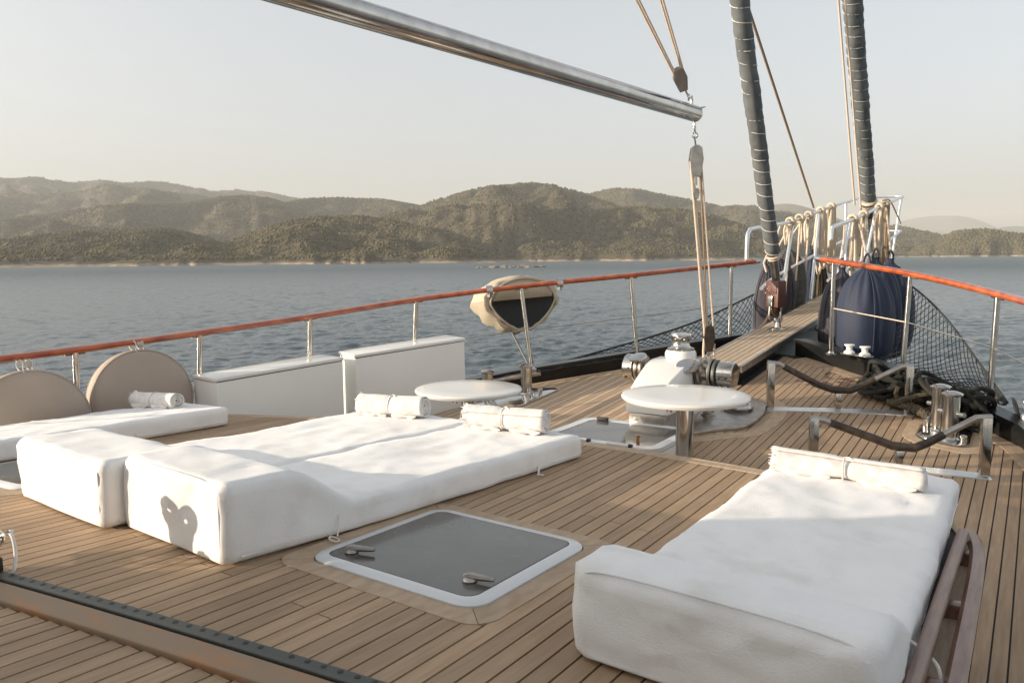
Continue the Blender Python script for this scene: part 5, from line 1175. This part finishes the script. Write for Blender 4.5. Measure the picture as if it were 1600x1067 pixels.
hank(13.4, 1, 1.1, 6, .26, .021, 'second big bundle of cream rope behind the starboard pulpit corner', 14)
hank(11.35, 0, .85, 6, .36, .019, 'cream rope bundle beside the cut end of the starboard pulpit rail', 6)
hank(12.1, 0, .55, 4, .22, .016, 'coiled hitches with short loops midway along the starboard pulpit rail', 7, tail=.75)
hank(13.35, 0, .80, 7, .26, .018, 'bundle of rope hung at the upright starboard pulpit post', 8)
hank(13.9, 0, .95, 6, .2, .018, 'long tan rope bundle just beyond the starboard pulpit post', 19, mname='ropebrown')
mb = MB(); mb.tube(spline([(.49, 13.6, 1.93), (.5, 14.3, 1.98), (.49, 15.2, 1.80), (.46, 15.95, 1.66)], 6), .013, 6); o = mb.build('lashing_line', M['ropew']); tag(o, 'slack pale line tied near the front corner of the pulpit', 'rope')
# brush hanging inside the pulpit (bristly olive bundle)
mb = MB(); rr_ = random.Random(77)
for i in range(70):
    a_ = rr_.random()*2*PI; q = rr_.random(); top = V(-.24+.03*math.cos(a_), 13.0+.06*math.sin(a_), 1.0); bt = top+V(.10*math.cos(a_)*q, .22*math.sin(a_)*q, -.52-.1*rr_.random()); mb.tube([top, top.lerp(bt, .5)+V(.02*math.cos(a_), .04*math.sin(a_), 0), bt], .010, 4, caps=False)
o = mb.build('mop', M['ropeolive']); tag(o, 'shaggy olive mop hanging behind the port end of the walkway', 'mop')
# ---------------------------------------------------------------- fenders in dark covers
def fender(c_, R_, H, m, label, seed, top, sy=1., gath=.0):
    c_ = V(*c_); t = thing('fender', tuple(c_), label, 'fender', 'dark covered fenders hung at the bow'); prof = [(.02, -.5), (.35, -.485), (.72, -.42), (.93, -.3), (1., -.12), (.99, .05), (.90, .2), (.70, .34), (.42, .44), (.2, .485), (.12, .52), (.15, .545)]
    mb = MB(); vs = []; fs = []; n = 84
    sp_ = spline([(r, 0, z) for r, z in prof], 3)
    for p in sp_:
        for k in range(n):
            an = 2*PI*k/n; tp = max(0, (p.z-.05)/.45); f = 1+.075*tp*math.sin(an*14+seed+2*noise.noise(Vector((an, seed, 0))))+.022*math.sin(an*8+seed)*max(0, .6-abs(p.z))+.03*noise.noise(Vector((math.cos(an)*1.5+seed, math.sin(an)*1.5, p.z*3)))
            vs.append(c_+V(math.cos(an)*R_*p.x*f, math.sin(an)*R_*p.x*f*sy, p.z*H))
    for i in range(len(sp_)-1):
        for k in range(n): fs.append((i*n+k, i*n+(k+1) % n, (i+1)*n+(k+1) % n, (i+1)*n+k))
    fs += [tuple(range(n-1, -1, -1)), tuple((len(sp_)-1)*n+k for k in range(n))]
    mb.add(vs, fs); mb.build('cover', M[m], t)
    for q in (0, 2.1, 4.2):
        mb = MB(); pts = [c_+V(math.cos(q+seed)*R_*p.x*1.012, math.sin(q+seed)*R_*p.x*1.012*sy, p.z*H) for p in sp_[3:-4]]; mb.tube(pts, .006, 5); mb.build('seam', M[m], t)
    mb = MB(); a_ = c_+V(0, 0, H*.53); mb.tube(spline([a_-V(.02, 0, .05), a_+V(-.03, 0, .05), a_+V(.0, 0, .12), a_+V(.03, 0, .05), a_-V(-.02, 0, .05)], 4), .013, 6); mb.build('eye', M['plum'], t)
    mb = MB(); mb.tube([a_+V(0, 0, .08), V(*top)], .012, 6); mb.build('lanyard', M['ropew'], t)
    return t
fender((1.03, 9.35, .41), .30, 1.10, 'navy', 'big gathered navy fender nearest the orange rail', 1., (.505, 11.7, 1.6))
fender((.98, 10.2, .44), .31, 1.16, 'navy', 'navy fender hidden behind the nearest one, upper part showing', 3., (.50, 12.9, 1.75))
fender((1.04, 10.9, .40), .30, 1.20, 'navy', 'outermost navy fender at the starboard bow, right of the others', 5., (.50, 14, 1.88))
fender((.70, 9.75, .36), .24, 1.1, 'plum', 'dark fender squeezed between the walkway and the big navy fender', 2., (.51, 10.8, 1.5))
fender((-.31, 10.35, .40), .17, 1.05, 'plum', 'slim faded purple-black fender left of the furled sail fitting', 4., (-.2, 10.5, 1.5))
fender((-.36, 10.95, .62), .25, .92, 'plum', 'smooth black fender just right of the furled sail fitting', 6., (-.2, 11.0, 1.55))
fender((-.42, 11.7, .72), .27, .95, 'charcoal', 'charcoal fender with gathered top behind the walkway', 7., (-.2, 11.6, 1.6))
fender((-.38, 13.0, .70), .19, .9, 'navy', 'narrow navy fender at the far port side of the walkway', 9., (-.2, 12.6, 1.75))
# ---------------------------------------------------------------- nets under the bowsprit
def net(name, hullpts, edgepts, label, cell=.10):
    t = thing(name, tuple(hullpts[0]), label, 'net'); nu = 34; nvv = 11
    Hh = spline(hullpts, 12); Ee = spline(edgepts, 12)
    def at_(L_, s): 
        q = s*(len(L_)-1); i = min(int(q), len(L_)-2); return L_[i].lerp(L_[i+1], q-i)
    def P(u, v):
        s = u/nu; a_, b_ = at_(Hh, s), at_(Ee, s); f = v/nvv; p = a_.lerp(b_, f); p.z -= .16*math.sin(PI*f)*min(1, (a_-b_).length); p.x += .01*noise.noise(Vector((u*.9, v*.9, 3))); p.z += .015*noise.noise(Vector((u*.7, v*.7, 8))); return p
    mb = MB()
    for k in range(-nvv, nu+1):
        for sg in (1, -1):
            pts = []
            for v in range(nvv+1):
                u = k+v if sg > 0 else k+nvv-v
                if 0 <= u <= nu: pts.append(P(u, v))
            if len(pts) > 1: mb.tube(pts, .0048, 3, caps=False)
    mb.build('mesh', M['net'], t, kind='stuff'); mb = MB(); mb.tube(Ee, .011, 6); mb.build('edge_rope', M['net'], t)
    return t
net('bow_net', [V(2.42, 7.20, -.07), V(2.0, 7.75, -.02), V(1.6, 8.15, -.02), V(1.2, 8.6, -.05), V(.6, 9.3, -.05), V(.3, 11, .2)], [V(2.44, 7.22, -.05), V(2.16, 8.2, .17), V(1.85, 9.2, .42), V(1.5, 10.3, .62), V(1.1, 11.6, .75), V(.6, 13.4, .75)], 'dark bow net stretched outside the starboard rail beside the navy fenders')
net('bow_net', [V(-1.75, 7.05, -.09), V(-1.25, 7.5, -.0), V(-.85, 7.95, .05), V(-.5, 8.5, .05), V(-.2, 9.2, .10)], [V(-1.8, 7.1, -.08), V(-1.45, 7.75, .05), V(-1.05, 8.5, .2), V(-.75, 9.3, .36), V(-.5, 10.4, .60)], 'dark bow net hanging outside the port bulwark beyond the windlass')
# water stains by the bulwark are in the deck material; wet patch plate is left out
